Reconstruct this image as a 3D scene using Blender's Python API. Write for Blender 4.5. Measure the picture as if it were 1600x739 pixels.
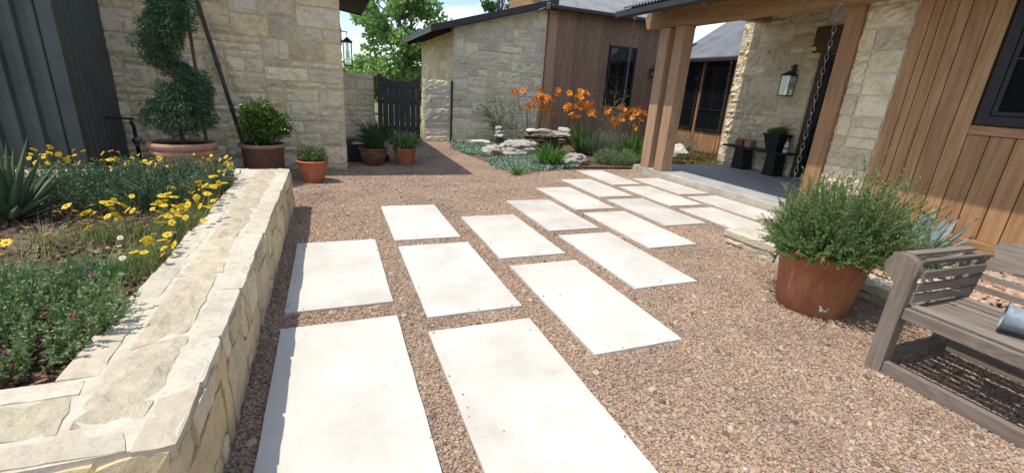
import bpy, bmesh, math, random
import numpy as np
from mathutils import Vector, Matrix

scene = bpy.context.scene
for o in list(bpy.data.objects):
    bpy.data.objects.remove(o)
C = scene.collection
rng = np.random.default_rng(7)
random.seed(7)

# ------------------------------------------------------------------ camera
PITCH, ROLL, YAW, FPX = 0.319471914, -0.0663880674, -0.393206135, 694.282
cy_, sy_ = math.cos(YAW), math.sin(YAW)
fwd = Vector((-sy_*math.cos(PITCH), cy_*math.cos(PITCH), -math.sin(PITCH)))
rgt = Vector((cy_, sy_, 0.0))
dwn = fwd.cross(rgt)
r2 = math.cos(ROLL)*rgt + math.sin(ROLL)*dwn
d2 = -math.sin(ROLL)*rgt + math.cos(ROLL)*dwn
cam_data = bpy.data.cameras.new('camera')
cam_data.sensor_width = 36.0
cam_data.lens = FPX/1600.0*36.0
cam_data.clip_start = 0.05
cam_data.clip_end = 2000
cam = bpy.data.objects.new('camera', cam_data)
C.objects.link(cam)
u2 = -d2
b2 = -fwd
cam.matrix_world = Matrix(((r2.x, u2.x, b2.x, 0), (r2.y, u2.y, b2.y, 0), (r2.z, u2.z, b2.z, 1.6), (0, 0, 0, 1)))
scene.camera = cam

# ------------------------------------------------------------------ world, sun, exposure
SUN_DIR = Vector((0.44, 0.03, -1.0)).normalized()      # direction the light travels
sun_el = math.asin(-SUN_DIR.z)
sun_az = math.atan2(-SUN_DIR.x, -SUN_DIR.y)              # clockwise from +Y
w = bpy.data.worlds.new('World')
scene.world = w
w.use_nodes = True
wn = w.node_tree
wn.nodes.clear()
w_out = wn.nodes.new('ShaderNodeOutputWorld')
w_bg = wn.nodes.new('ShaderNodeBackground')
sky = wn.nodes.new('ShaderNodeTexSky')
sky.sky_type = 'NISHITA'
sky.sun_disc = False
sky.sun_elevation = sun_el
sky.sun_rotation = sun_az
sky.air_density = 1.0
sky.dust_density = 0.5
sky.ozone_density = 1.0
w_tc = wn.nodes.new('ShaderNodeTexCoord')
w_map = wn.nodes.new('ShaderNodeMapping')
w_map.inputs['Scale'].default_value = (1.0, 1.0, 2.2)
w_map.inputs['Location'].default_value = (0.35, 0.1, 0.0)
w_no = wn.nodes.new('ShaderNodeTexNoise')
w_no.inputs['Scale'].default_value = 4.5
w_no.inputs['Detail'].default_value = 7
w_no.inputs['Roughness'].default_value = 0.55
w_rp = wn.nodes.new('ShaderNodeValToRGB')
w_rp.color_ramp.elements[0].position = 0.50
w_rp.color_ramp.elements[0].color = (0, 0, 0, 1)
w_rp.color_ramp.elements[1].position = 0.74
w_rp.color_ramp.elements[1].color = (1, 1, 1, 1)
w_mix = wn.nodes.new('ShaderNodeMixRGB')
w_mix.inputs['Color2'].default_value = (8.5, 8.5, 8.6, 1)
wn.links.new(w_tc.outputs['Generated'], w_map.inputs['Vector'])
wn.links.new(w_map.outputs['Vector'], w_no.inputs['Vector'])
wn.links.new(w_no.outputs['Fac'], w_rp.inputs['Fac'])
wn.links.new(w_rp.outputs['Color'], w_mix.inputs['Fac'])
wn.links.new(sky.outputs['Color'], w_mix.inputs['Color1'])
wn.links.new(w_mix.outputs['Color'], w_bg.inputs['Color'])
w_bg.inputs['Strength'].default_value = 0.15
wn.links.new(w_bg.outputs['Background'], w_out.inputs['Surface'])

sun_data = bpy.data.lights.new('sun', 'SUN')
sun_data.energy = 3.4
sun_data.angle = math.radians(0.53)
sun_data.color = (1.0, 0.945, 0.86)
sun = bpy.data.objects.new('sun', sun_data)
C.objects.link(sun)
sun.location = (-8, 0, 18)
sun.rotation_euler = SUN_DIR.to_track_quat('-Z', 'Y').to_euler()

scene.view_settings.view_transform = 'Standard'
scene.view_settings.look = 'None'
scene.view_settings.exposure = 0.45
scene.view_settings.gamma = 1.0
scene.view_settings.use_curve_mapping = False
scene.render.engine = 'CYCLES'
scene.cycles.max_bounces = 8
scene.cycles.diffuse_bounces = 4

# ------------------------------------------------------------------ materials
class NB:
    def __init__(self, name):
        self.m = bpy.data.materials.new(name)
        self.m.use_nodes = True
        self.t = self.m.node_tree
        self.t.nodes.clear()
        self.out = self.t.nodes.new('ShaderNodeOutputMaterial')
    def n(self, typ, ins=None, **kw):
        nd = self.t.nodes.new('ShaderNode'+typ)
        for k, v in kw.items():
            setattr(nd, k, v)
        for k, v in (ins or {}).items():
            s = nd.inputs[k]
            if hasattr(v, 'is_linked') or isinstance(v, bpy.types.NodeSocket):
                self.t.links.new(v, s)
            else:
                if s.type == 'RGBA' and len(v) == 3:
                    v = (*v, 1)
                s.default_value = v
        return nd
    def ramp(self, fac, cols, pos=None):
        nd = self.t.nodes.new('ShaderNodeValToRGB')
        cr = nd.color_ramp
        k = len(cols)
        pos = pos or [i/(k-1) for i in range(k)]
        while len(cr.elements) < k:
            cr.elements.new(0.5)
        for i in range(k):
            cr.elements[i].position = pos[i]
            cr.elements[i].color = (*cols[i], 1)
        self.t.links.new(fac, nd.inputs['Fac'])
        return nd.outputs['Color']
    def math(self, op, a, b=0.0, c=0.0):
        nd = self.t.nodes.new('ShaderNodeMath')
        nd.operation = op
        for i, v in enumerate((a, b, c)):
            if isinstance(v, bpy.types.NodeSocket):
                self.t.links.new(v, nd.inputs[i])
            else:
                nd.inputs[i].default_value = v
        return nd.outputs[0]
    def mix(self, fac, a, b, blend='MIX'):
        nd = self.t.nodes.new('ShaderNodeMixRGB')
        nd.blend_type = blend
        for k, v in (('Fac', fac), ('Color1', a), ('Color2', b)):
            s = nd.inputs[k]
            if isinstance(v, bpy.types.NodeSocket):
                self.t.links.new(v, s)
            else:
                s.default_value = (*v, 1) if isinstance(v, tuple) and len(v) == 3 else v
        return nd.outputs['Color']
    def coord(self, stretch=(1, 1, 1), shift=True, rot=(0, 0, 0)):
        tc = self.n('TexCoord')
        v = tc.outputs['Object']
        oi = self.n('ObjectInfo')
        self.rand = oi.outputs['Random']
        if shift:
            k = self.math('MULTIPLY', self.rand, 37.0)
            cb = self.n('CombineXYZ', {'X': k, 'Y': k, 'Z': k})
            va = self.n('VectorMath', {0: v, 1: cb.outputs[0]}, operation='ADD')
            v = va.outputs[0]
        mp = self.n('Mapping', {'Vector': v, 'Scale': stretch, 'Rotation': rot})
        return mp.outputs[0]
    def noise(self, v, scale, detail=5, rough=0.6, dist=0.0):
        return self.n('TexNoise', {'Vector': v, 'Scale': scale, 'Detail': detail, 'Roughness': rough, 'Distortion': dist}).outputs['Fac']
    def bump(self, h, strength=0.4, dist=0.01):
        return self.n('Bump', {'Height': h, 'Strength': strength, 'Distance': dist}).outputs[0]
    def pbsdf(self, color, rough=0.7, normal=None, metallic=0.0, spec=0.5):
        p = self.n('BsdfPrincipled', {'Roughness': rough, 'Metallic': metallic, 'Specular IOR Level': spec})
        if isinstance(color, bpy.types.NodeSocket):
            self.t.links.new(color, p.inputs['Base Color'])
        else:
            p.inputs['Base Color'].default_value = (*color, 1)
        if normal:
            self.t.links.new(normal, p.inputs['Normal'])
        return p
    def done(self, sock):
        self.t.links.new(sock, self.out.inputs['Surface'])
        return self.m

def simple(name, cols, scale=4, rough=0.7, bump=0.3, bscale=60, bdist=0.004, metallic=0.0, rnd=0.0, stretch=(1, 1, 1), spec=0.4, detail=6, pos=None):
    b = NB(name)
    v = b.coord(stretch)
    c = b.ramp(b.noise(v, scale, detail), cols, pos or [0.3+0.4*i/(len(cols)-1) for i in range(len(cols))])
    if rnd:
        f = b.math('MULTIPLY_ADD', b.rand, 2*rnd, 1-rnd)
        hs = b.n('HueSaturation', {'Color': c, 'Value': f})
        c = hs.outputs[0]
    nrm = b.bump(b.noise(v, bscale, 4), bump, bdist) if bump else None
    return b.done(b.pbsdf(c, rough, nrm, metallic, spec).outputs[0])

def stone_mat(name, tones, dark=0.35, bump=0.9, stain=(0.45, 0.27, 0.10), stain_amt=0.35, bscale=9, rnd=0.16):
    b = NB(name)
    v = b.coord()
    r2_ = b.math('FRACT', b.math('MULTIPLY', b.rand, 17.31))
    tone = b.ramp(r2_, tones)
    n1 = b.noise(v, 5.0, 7, 0.65)
    n2 = b.noise(v, 28.0, 6, 0.7)
    shade = b.ramp(b.math('ADD', b.math('MULTIPLY', n1, 0.6), b.math('MULTIPLY', n2, 0.4)),
                   [(1-dark,)*3, (1.0,)*3, (1.06, 1.04, 1.0)], [0.3, 0.52, 0.75])
    c = b.mix(1.0, tone, shade, 'MULTIPLY')
    st = b.ramp(b.noise(v, 2.6, 5, 0.6, 0.6), [(0, 0, 0), (1, 1, 1)], [0.56, 0.75])
    c = b.mix(b.math('MULTIPLY', st, stain_amt), c, stain)
    f = b.math('MULTIPLY_ADD', b.rand, 2*rnd, 1-rnd)
    c = b.n('HueSaturation', {'Color': c, 'Value': f}).outputs[0]
    vo = b.n('TexVoronoi', {'Vector': v, 'Scale': bscale*1.6}).outputs['Distance']
    h = b.math('ADD', b.math('MULTIPLY', b.noise(v, bscale, 8, 0.68, 0.4), 1.0), b.math('MULTIPLY', vo, 0.35))
    return b.done(b.pbsdf(c, 0.88, b.bump(h, bump, 0.03), spec=0.25).outputs[0])

def wood_mat(name, cols, grain='z', rough=0.62, bump=0.25, rnd=0.22, wear=0.0, figure=0.35, ring=1.0):
    b = NB(name)
    st = {'z': (1, 1, 0.085), 'x': (0.085, 1, 1), 'y': (1, 0.085, 1)}[grain]
    v = b.coord(st)
    big = b.noise(v, 4.0, 3, 0.5, 0.3)
    rings = b.math('FRACT', b.math('MULTIPLY', big, 13.0*ring))
    rings = b.math('ABSOLUTE', b.math('SUBTRACT', rings, 0.5))
    fine = b.noise(v, 90.0, 5, 0.65)
    mid = b.noise(v, 16.0, 5, 0.6)
    k = b.math('ADD', b.math('ADD', b.math('MULTIPLY', rings, figure), b.math('MULTIPLY', fine, 0.22)), b.math('MULTIPLY', mid, 0.38))
    k0 = 0.30+0.12*figure
    c = b.ramp(k, cols, [k0-0.2+0.46*i/(len(cols)-1) for i in range(len(cols))])
    f = b.math('MULTIPLY_ADD', b.rand, 2*rnd, 1-rnd)
    hshift = b.math('MULTIPLY_ADD', b.math('FRACT', b.math('MULTIPLY', b.rand, 7.7)), 0.012, 0.494)
    c = b.n('HueSaturation', {'Color': c, 'Value': f, 'Hue': hshift}).outputs[0]
    if wear:
        v2 = b.coord((1, 1, 1))
        wf = b.ramp(b.noise(v2, 2.2, 5), [(0, 0, 0), (1, 1, 1)], [0.5, 0.72])
        c = b.mix(b.math('MULTIPLY', wf, wear), c, (0.36, 0.31, 0.26))
    return b.done(b.pbsdf(c, rough, b.bump(k, bump, 0.004), spec=0.3).outputs[0])

def leaf_mat(name, cols, trans=0.3, rough=0.5, spec=0.35, tcol=None):
    b = NB(name)
    g = b.n('NewGeometry')
    ri = g.outputs['Random Per Island']
    tc = b.n('TexCoord')
    nz = b.noise(tc.outputs['Object'], 7.0, 3)
    k = b.math('ADD', b.math('MULTIPLY', ri, 0.55), b.math('MULTIPLY', nz, 0.55))
    c = b.ramp(k, cols, [0.12+0.75*i/(len(cols)-1) for i in range(len(cols))])
    p = b.pbsdf(c, rough, spec=spec)
    if trans:
        tr = b.n('BsdfTranslucent', {'Color': b.mix(1.0, c, tcol or (1.25, 1.35, 0.7), 'MULTIPLY')})
        mx = b.n('MixShader', {0: trans, 1: p.outputs[0], 2: tr.outputs[0]})
        return b.done(mx.outputs[0])
    return b.done(p.outputs[0])

def island_mat(name, cols, pos=None, rough=0.85, scale=40, var=0.3, bump=0.3):
    b = NB(name)
    g = b.n('NewGeometry')
    c = b.ramp(g.outputs['Random Per Island'], cols, pos)
    tc = b.n('TexCoord')
    nz = b.noise(tc.outputs['Object'], scale, 4)
    sh = b.ramp(nz, [(1-var,)*3, (1+var*0.4,)*3], [0.3, 0.7])
    c = b.mix(1.0, c, sh, 'MULTIPLY')
    pn = b.noise(g.outputs['Position'], 1.3, 4)
    c = b.mix(1.0, c, b.ramp(pn, [(0.80, 0.79, 0.79), (1.0, 1.0, 1.0), (1.12, 1.10, 1.06)], [0.32, 0.5, 0.7]), 'MULTIPLY')
    return b.done(b.pbsdf(c, rough, b.bump(nz, bump, 0.004), spec=0.25).outputs[0])

MAT = {}
# setting
MAT['earth'] = simple('earth', [(0.10, 0.10, 0.045), (0.17, 0.17, 0.07), (0.22, 0.20, 0.11)], 0.8, 0.95, 0.5, 30, 0.02)
MAT['gravel_bed'] = simple('gravel_bed', [(0.18, 0.12, 0.085), (0.32, 0.22, 0.155), (0.45, 0.32, 0.235)], 60, 0.95, 0.8, 120, 0.01)
MAT['pebble'] = island_mat('pebble', [(0.162, 0.103, 0.070), (0.304, 0.201, 0.136), (0.376, 0.257, 0.176), (0.416, 0.282, 0.187), (0.457, 0.339, 0.238), (0.376, 0.318, 0.262), (0.521, 0.442, 0.343)],
                          [0.0, 0.15, 0.4, 0.62, 0.8, 0.9, 1.0], 0.85, 90, 0.25)
MAT['bigpebble'] = island_mat('bigpebble', [(0.22, 0.11, 0.07), (0.42, 0.25, 0.16), (0.50, 0.33, 0.22), (0.58, 0.45, 0.33), (0.45, 0.36, 0.29), (0.68, 0.60, 0.48)],
                             [0.0, 0.2, 0.45, 0.65, 0.85, 1.0], 0.7, 25, 0.25)
def slab_material():
    b = NB('pale_limestone')
    v = b.coord()
    base = b.ramp(b.noise(v, 1.6, 6, 0.6), [(0.51, 0.475, 0.405), (0.585, 0.553, 0.487), (0.625, 0.598, 0.54)], [0.35, 0.5, 0.65])
    st = b.ramp(b.noise(v, 3.4, 8, 0.66, 0.8), [(0, 0, 0), (1, 1, 1)], [0.58, 0.76])
    c = b.mix(b.math('MULTIPLY', st, 0.6), base, (0.48, 0.37, 0.25))
    sp = b.ramp(b.noise(v, 26.0, 4, 0.5), [(1, 1, 1), (0.9, 0.88, 0.86), (0.5, 0.44, 0.38)], [0.63, 0.70, 0.80])
    c = b.mix(0.5, c, b.mix(1.0, c, sp, 'MULTIPLY'))
    dirt = b.ramp(b.noise(v, 0.9, 5, 0.6, 0.3), [(0.95, 0.935, 0.91), (1.0, 1.0, 1.0)], [0.38, 0.56])
    c = b.mix(1.0, c, dirt, 'MULTIPLY')
    f = b.math('MULTIPLY_ADD', b.rand, 0.08, 0.96)
    c = b.n('HueSaturation', {'Color': c, 'Value': f}).outputs[0]
    h = b.math('ADD', b.noise(v, 60.0, 5), b.math('MULTIPLY', b.noise(v, 7.0, 4), 1.2))
    return b.done(b.pbsdf(c, 0.8, b.bump(h, 0.12, 0.004), spec=0.3).outputs[0])
MAT['slab'] = slab_material()
MAT['concrete'] = simple('concrete', [(0.30, 0.295, 0.285), (0.38, 0.375, 0.36), (0.45, 0.44, 0.42)], 2.2, 0.72, 0.15, 80, 0.003)
MAT['kerb_concrete'] = simple('kerb_concrete', [(0.36, 0.31, 0.24), (0.46, 0.41, 0.33), (0.54, 0.5, 0.43)], 3.5, 0.9, 0.4, 50, 0.006)
# masonry
MAT['lime_wall'] = stone_mat('lime_wall', [(0.759, 0.613, 0.400), (0.820, 0.732, 0.511), (0.759, 0.661, 0.499), (0.820, 0.661, 0.411), (0.697, 0.601, 0.466)], dark=0.42, stain_amt=0.3, bump=1.0, bscale=13)
MAT['lime_wall_grey'] = stone_mat('lime_wall_grey', [(0.788, 0.656, 0.445), (0.820, 0.755, 0.541), (0.748, 0.670, 0.517), (0.696, 0.632, 0.517), (0.820, 0.709, 0.481)], dark=0.4, stain_amt=0.15, bump=1.0, bscale=13)
MAT['lime_warm'] = stone_mat('lime_warm', [(0.715, 0.590, 0.377), (0.771, 0.667, 0.461), (0.680, 0.579, 0.399), (0.794, 0.678, 0.461)], dark=0.4, stain_amt=0.25, bump=1.0, bscale=12)
MAT['mortar'] = simple('mortar', [(0.562, 0.432, 0.205), (0.648, 0.524, 0.281), (0.713, 0.594, 0.356)], 6, 0.95, 0.6, 45, 0.01)
MAT['mortar_pale'] = simple('mortar_pale', [(0.564, 0.492, 0.360), (0.672, 0.600, 0.456), (0.744, 0.672, 0.528)], 6, 0.95, 0.6, 45, 0.01)
MAT['planter_face'] = stone_mat('planter_face', [(0.575, 0.426, 0.227), (0.667, 0.549, 0.356), (0.529, 0.414, 0.270), (0.713, 0.605, 0.421), (0.598, 0.448, 0.238)], stain=(0.40, 0.22, 0.07), stain_amt=0.45, bump=0.9, bscale=7)
MAT['cap_pale'] = stone_mat('cap_pale', [(0.56, 0.49, 0.38), (0.61, 0.55, 0.44), (0.53, 0.455, 0.34), (0.59, 0.53, 0.42)], dark=0.3, bump=0.55, stain=(0.50, 0.37, 0.21), stain_amt=0.3, bscale=16, rnd=0.08)
MAT['cap_rough'] = stone_mat('cap_rough', [(0.53, 0.44, 0.29), (0.57, 0.49, 0.345), (0.51, 0.435, 0.31), (0.55, 0.47, 0.34)], dark=0.36, bump=1.0, stain=(0.48, 0.34, 0.17), stain_amt=0.25, bscale=12, rnd=0.07)
MAT['cap_mortar'] = simple('cap_mortar', [(0.46, 0.40, 0.30), (0.55, 0.49, 0.385), (0.60, 0.545, 0.44)], 9, 0.95, 0.7, 70, 0.008)
MAT['rock'] = stone_mat('rock', [(0.44, 0.40, 0.34), (0.52, 0.48, 0.42), (0.40, 0.36, 0.31)], dark=0.55, bump=1.0, stain=(0.28, 0.17, 0.09), stain_amt=0.3, bscale=14)
MAT['rock_dark'] = stone_mat('rock_dark', [(0.075, 0.055, 0.042), (0.15, 0.11, 0.075), (0.05, 0.042, 0.035)], dark=0.5, bump=1.0, stain=(0.26, 0.15, 0.06), stain_amt=0.5, bscale=14)
MAT['rock_pale'] = stone_mat('rock_pale', [(0.62, 0.57, 0.48), (0.66, 0.61, 0.53)], dark=0.35, bump=1.0, stain=(0.40, 0.25, 0.12), stain_amt=0.35, bscale=14)
# wood and metal
MAT['cedar'] = wood_mat('cedar', [(0.20, 0.10, 0.045), (0.315, 0.168, 0.078), (0.38, 0.215, 0.105), (0.45, 0.27, 0.142)], 'z', rnd=0.15, figure=0.42, ring=0.6, bump=0.15)
MAT['cedar_y'] = wood_mat('cedar_y', [(0.16, 0.08, 0.034), (0.28, 0.152, 0.07), (0.36, 0.205, 0.10), (0.44, 0.265, 0.14)], 'y', rnd=0.12)
MAT['cedar_x'] = wood_mat('cedar_x', [(0.18, 0.085, 0.035), (0.33, 0.17, 0.075), (0.42, 0.235, 0.115), (0.48, 0.29, 0.16)], 'x', rnd=0.1)
MAT['cedar_dull'] = wood_mat('cedar_dull', [(0.124, 0.072, 0.046), (0.218, 0.136, 0.088), (0.283, 0.182, 0.119), (0.354, 0.236, 0.160)], 'z', rnd=0.15, figure=0.3)
MAT['post_wood'] = wood_mat('post_wood', [(0.23, 0.13, 0.07), (0.35, 0.215, 0.125), (0.42, 0.27, 0.165), (0.48, 0.32, 0.205)], 'z', rnd=0.06, figure=0.35)
MAT['lintel'] = wood_mat('lintel', [(0.05, 0.03, 0.018), (0.10, 0.06, 0.035), (0.14, 0.085, 0.05)], 'y', rnd=0.05)
for ax in 'xyz':
    MAT['teak_'+ax] = wood_mat('teak_'+ax, [(0.085, 0.063, 0.048), (0.17, 0.132, 0.103), (0.255, 0.208, 0.168), (0.36, 0.31, 0.262)], ax, rough=0.85, bump=0.5, rnd=0.14, figure=0.15, ring=2.0, wear=0.15)
MAT['metal_green'] = simple('metal_green', [(0.050, 0.060, 0.052), (0.070, 0.083, 0.073), (0.085, 0.10, 0.088)], 1.5, 0.5, 0.05, 40, 0.003, metallic=0.0, spec=0.4)
MAT['galv'] = simple('galv', [(0.127, 0.133, 0.143), (0.171, 0.181, 0.190), (0.209, 0.219, 0.228)], 2.5, 0.55, 0.05, 30, 0.002, metallic=0.2)
MAT['can_metal'] = simple('can_metal', [(0.15, 0.18, 0.20), (0.24, 0.29, 0.32), (0.32, 0.37, 0.40)], 14, 0.62, 0.15, 60, 0.002, metallic=0.25)
MAT['fascia'] = simple('fascia', [(0.022, 0.021, 0.023), (0.035, 0.034, 0.037)], 3, 0.45, 0.05, 50, 0.002)
MAT['soffit'] = simple('soffit', [(0.018, 0.012, 0.010), (0.032, 0.022, 0.018)], 5, 0.8, 0.2, 40, 0.003)
MAT['black'] = simple('black', [(0.012, 0.012, 0.013), (0.022, 0.022, 0.024)], 6, 0.5, 0.1, 60, 0.002)
MAT['gate_paint'] = simple('gate_paint', [(0.026, 0.027, 0.031), (0.042, 0.044, 0.049)], 9, 0.55, 0.25, 60, 0.003, rnd=0.12)
MAT['step_dark'] = simple('step_dark', [(0.018, 0.017, 0.017), (0.04, 0.037, 0.035)], 5, 0.75, 0.2, 60, 0.003)
MAT['chain'] = simple('chain', [(0.07, 0.065, 0.062), (0.16, 0.15, 0.145)], 30, 0.4, 0.2, 90, 0.002, metallic=0.7)
MAT['rust'] = simple('rust', [(0.045, 0.018, 0.012), (0.11, 0.04, 0.02), (0.17, 0.07, 0.03)], 9, 0.9, 0.5, 70, 0.004)
MAT['pole_steel'] = simple('pole_steel', [(0.035, 0.03, 0.03), (0.07, 0.06, 0.055)], 9, 0.6, 0.2, 70, 0.003)
b = NB('dark_glass')
MAT['glass'] = b.done(b.pbsdf((0.006, 0.008, 0.009), 0.06, spec=0.45).outputs[0])
b = NB('lantern_glass')
gl = b.n('BsdfTransparent', {'Color': (0.93, 0.95, 0.96)})
gs = b.n('BsdfGlossy', {'Color': (0.9, 0.93, 0.95), 'Roughness': 0.05})
MAT['lglass'] = b.done(b.n('MixShader', {0: 0.10, 1: gl.outputs[0], 2: gs.outputs[0]}).outputs[0])
MAT['bottle_white'] = simple('bottle_white', [(0.62, 0.63, 0.66), (0.74, 0.75, 0.77)], 3, 0.35, 0.0)
MAT['bottle_label'] = simple('bottle_label', [(0.10, 0.09, 0.12), (0.42, 0.30, 0.24)], 45, 0.4, 0.0)
MAT['red_plastic'] = simple('red_plastic', [(0.42, 0.03, 0.02), (0.55, 0.05, 0.03)], 3, 0.35, 0.0)
# pots
MAT['terra_big'] = simple('terra_big', [(0.150, 0.050, 0.022), (0.300, 0.105, 0.045), (0.360, 0.135, 0.060), (0.430, 0.190, 0.100), (0.460, 0.290, 0.200)], 3.2, 0.78, 0.3, 40, 0.004, stretch=(1, 1, 0.45), detail=8)
MAT['terra_pale'] = simple('terra_pale', [(0.34, 0.17, 0.115), (0.45, 0.24, 0.165), (0.52, 0.31, 0.23)], 3.0, 0.85, 0.2, 50, 0.003)
MAT['terra_orange'] = simple('terra_orange', [(0.34, 0.10, 0.04), (0.46, 0.15, 0.065), (0.52, 0.20, 0.10)], 4.0, 0.8, 0.15, 50, 0.003)
MAT['pot_brown'] = simple('pot_brown', [(0.085, 0.04, 0.024), (0.15, 0.075, 0.045), (0.20, 0.11, 0.07)], 3.0, 0.6, 0.15, 50, 0.003)
MAT['pot_brown_rim'] = simple('pot_brown_rim', [(0.27, 0.17, 0.115), (0.36, 0.24, 0.17)], 4.0, 0.6, 0.15, 50, 0.003)
MAT['pot_glaze'] = simple('pot_glaze', [(0.10, 0.04, 0.022), (0.19, 0.085, 0.05), (0.24, 0.14, 0.10)], 6.0, 0.4, 0.15, 50, 0.003, stretch=(1, 1, 3))
MAT['brick_pot'] = simple('brick_pot', [(0.22, 0.065, 0.035), (0.33, 0.105, 0.06)], 5, 0.8, 0.2, 60, 0.003)
MAT['pot_pink'] = simple('pot_pink', [(0.30, 0.16, 0.14), (0.40, 0.235, 0.21)], 5, 0.8, 0.2, 60, 0.003)
MAT['pot_chip'] = simple('pot_chip', [(0.55, 0.50, 0.45), (0.66, 0.62, 0.57)], 30, 0.9, 0.2, 60, 0.003)
MAT['soil'] = simple('soil', [(0.020, 0.014, 0.010), (0.05, 0.036, 0.026)], 25, 0.95, 0.9, 60, 0.02)
MAT['soil_bed'] = simple('soil_bed', [(0.05, 0.03, 0.02), (0.11, 0.065, 0.04), (0.17, 0.11, 0.07)], 18, 0.95, 0.9, 60, 0.02)
MAT['mulch'] = island_mat('mulch', [(0.075, 0.04, 0.025), (0.17, 0.085, 0.05), (0.26, 0.15, 0.09), (0.34, 0.22, 0.14)], None, 0.9, 30, 0.3)
# foliage
MAT['rosemary'] = leaf_mat('rosemary', [(0.052, 0.097, 0.029), (0.108, 0.192, 0.054), (0.182, 0.279, 0.092), (0.278, 0.374, 0.135)], 0.22)
MAT['juniper'] = leaf_mat('juniper', [(0.027, 0.064, 0.034), (0.052, 0.113, 0.057), (0.088, 0.161, 0.085)], 0.15)
MAT['juniper_dry'] = leaf_mat('juniper_dry', [(0.10, 0.09, 0.07), (0.17, 0.155, 0.125)], 0.05)
MAT['boxwood'] = leaf_mat('boxwood', [(0.036, 0.068, 0.016), (0.081, 0.146, 0.029), (0.163, 0.247, 0.055)], 0.25, 0.35)
MAT['shrub_small'] = leaf_mat('shrub_small', [(0.056, 0.088, 0.031), (0.112, 0.163, 0.062), (0.188, 0.237, 0.106)], 0.22)
MAT['lily_leaf'] = leaf_mat('lily_leaf', [(0.040, 0.106, 0.019), (0.081, 0.188, 0.035), (0.156, 0.288, 0.060)], 0.3)
MAT['spider'] = leaf_mat('spider', [(0.062, 0.125, 0.040), (0.125, 0.213, 0.075), (0.275, 0.362, 0.163)], 0.3)
MAT['fern_dark'] = leaf_mat('fern_dark', [(0.026, 0.060, 0.018), (0.054, 0.108, 0.030), (0.084, 0.156, 0.048)], 0.25)
MAT['salvia'] = leaf_mat('salvia', [(0.092, 0.143, 0.056), (0.173, 0.257, 0.107), (0.287, 0.379, 0.185)], 0.22)
MAT['salvia_dark'] = leaf_mat('salvia_dark', [(0.049, 0.088, 0.049), (0.092, 0.150, 0.084), (0.167, 0.238, 0.150)], 0.2)
MAT['fescue'] = leaf_mat('fescue', [(0.037, 0.097, 0.037), (0.074, 0.166, 0.064), (0.127, 0.240, 0.097)], 0.25)
MAT['daisy_leaf'] = leaf_mat('daisy_leaf', [(0.084, 0.120, 0.036), (0.156, 0.204, 0.066), (0.252, 0.300, 0.108)], 0.3)
MAT['straw'] = leaf_mat('straw', [(0.20, 0.17, 0.085), (0.33, 0.28, 0.16), (0.44, 0.39, 0.25)], 0.2)
MAT['yucca'] = leaf_mat('yucca', [(0.05, 0.085, 0.04), (0.085, 0.13, 0.066), (0.13, 0.175, 0.095)], 0.15)
MAT['agave'] = leaf_mat('agave', [(0.17, 0.235, 0.225), (0.25, 0.325, 0.31), (0.33, 0.40, 0.38)], 0.05)
MAT['agave_spine'] = simple('agave_spine', [(0.03, 0.014, 0.02), (0.06, 0.03, 0.04)], 9, 0.5, 0)
MAT['cover_teal'] = leaf_mat('cover_teal', [(0.12, 0.19, 0.14), (0.21, 0.30, 0.22), (0.32, 0.41, 0.30)], 0.15)
MAT['cover_red'] = leaf_mat('cover_red', [(0.10, 0.13, 0.03), (0.17, 0.17, 0.05), (0.32, 0.13, 0.06)], 0.25)
MAT['lavender'] = leaf_mat('lavender', [(0.10, 0.12, 0.09), (0.17, 0.19, 0.155), (0.24, 0.25, 0.25)], 0.2)
MAT['lavender_bloom'] = leaf_mat('lavender_bloom', [(0.22, 0.20, 0.28), (0.33, 0.31, 0.42)], 0.2)
MAT['fennel'] = leaf_mat('fennel', [(0.078, 0.143, 0.058), (0.130, 0.208, 0.091), (0.195, 0.273, 0.117)], 0.3)
MAT['stem'] = simple('stem', [(0.10, 0.125, 0.05), (0.16, 0.18, 0.08)], 8, 0.7, 0)
MAT['stem_wood'] = simple('stem_wood', [(0.09, 0.06, 0.04), (0.16, 0.115, 0.08)], 12, 0.9, 0.3)
MAT['bark'] = simple('bark', [(0.10, 0.08, 0.062), (0.19, 0.16, 0.13), (0.28, 0.25, 0.21)], 7, 0.9, 0.8, 18, 0.03)
MAT['tree_leaf'] = leaf_mat('tree_leaf', [(0.085, 0.172, 0.058), (0.168, 0.302, 0.102), (0.305, 0.464, 0.160), (0.450, 0.605, 0.288)], 0.35)
MAT['tree_leaf_far'] = leaf_mat('tree_leaf_far', [(0.052, 0.104, 0.033), (0.091, 0.163, 0.052), (0.143, 0.221, 0.078)], 0.3)
MAT['yellow'] = leaf_mat('yellow', [(0.66, 0.43, 0.015), (0.76, 0.54, 0.02), (0.80, 0.62, 0.05)], 0.25, tcol=(1.0, 0.9, 0.4))
MAT['yellow_centre'] = simple('yellow_centre', [(0.42, 0.20, 0.012), (0.55, 0.30, 0.02)], 60, 0.9, 0.4, 300, 0.003)
MAT['daisy_white'] = leaf_mat('daisy_white', [(0.62, 0.58, 0.46), (0.72, 0.68, 0.55)], 0.2, tcol=(1, 1, 0.9))
MAT['orange'] = leaf_mat('orange', [(0.62, 0.15, 0.008), (0.75, 0.22, 0.015), (0.80, 0.32, 0.03)], 0.3, tcol=(1.0, 0.8, 0.4))
MAT['pink'] = leaf_mat('pink', [(0.42, 0.10, 0.26), (0.55, 0.20, 0.38)], 0.3, tcol=(1, 0.8, 1))
MAT['red_succ'] = leaf_mat('red_succ', [(0.20, 0.13, 0.11), (0.34, 0.25, 0.21), (0.48, 0.42, 0.38)], 0.1)

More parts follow.
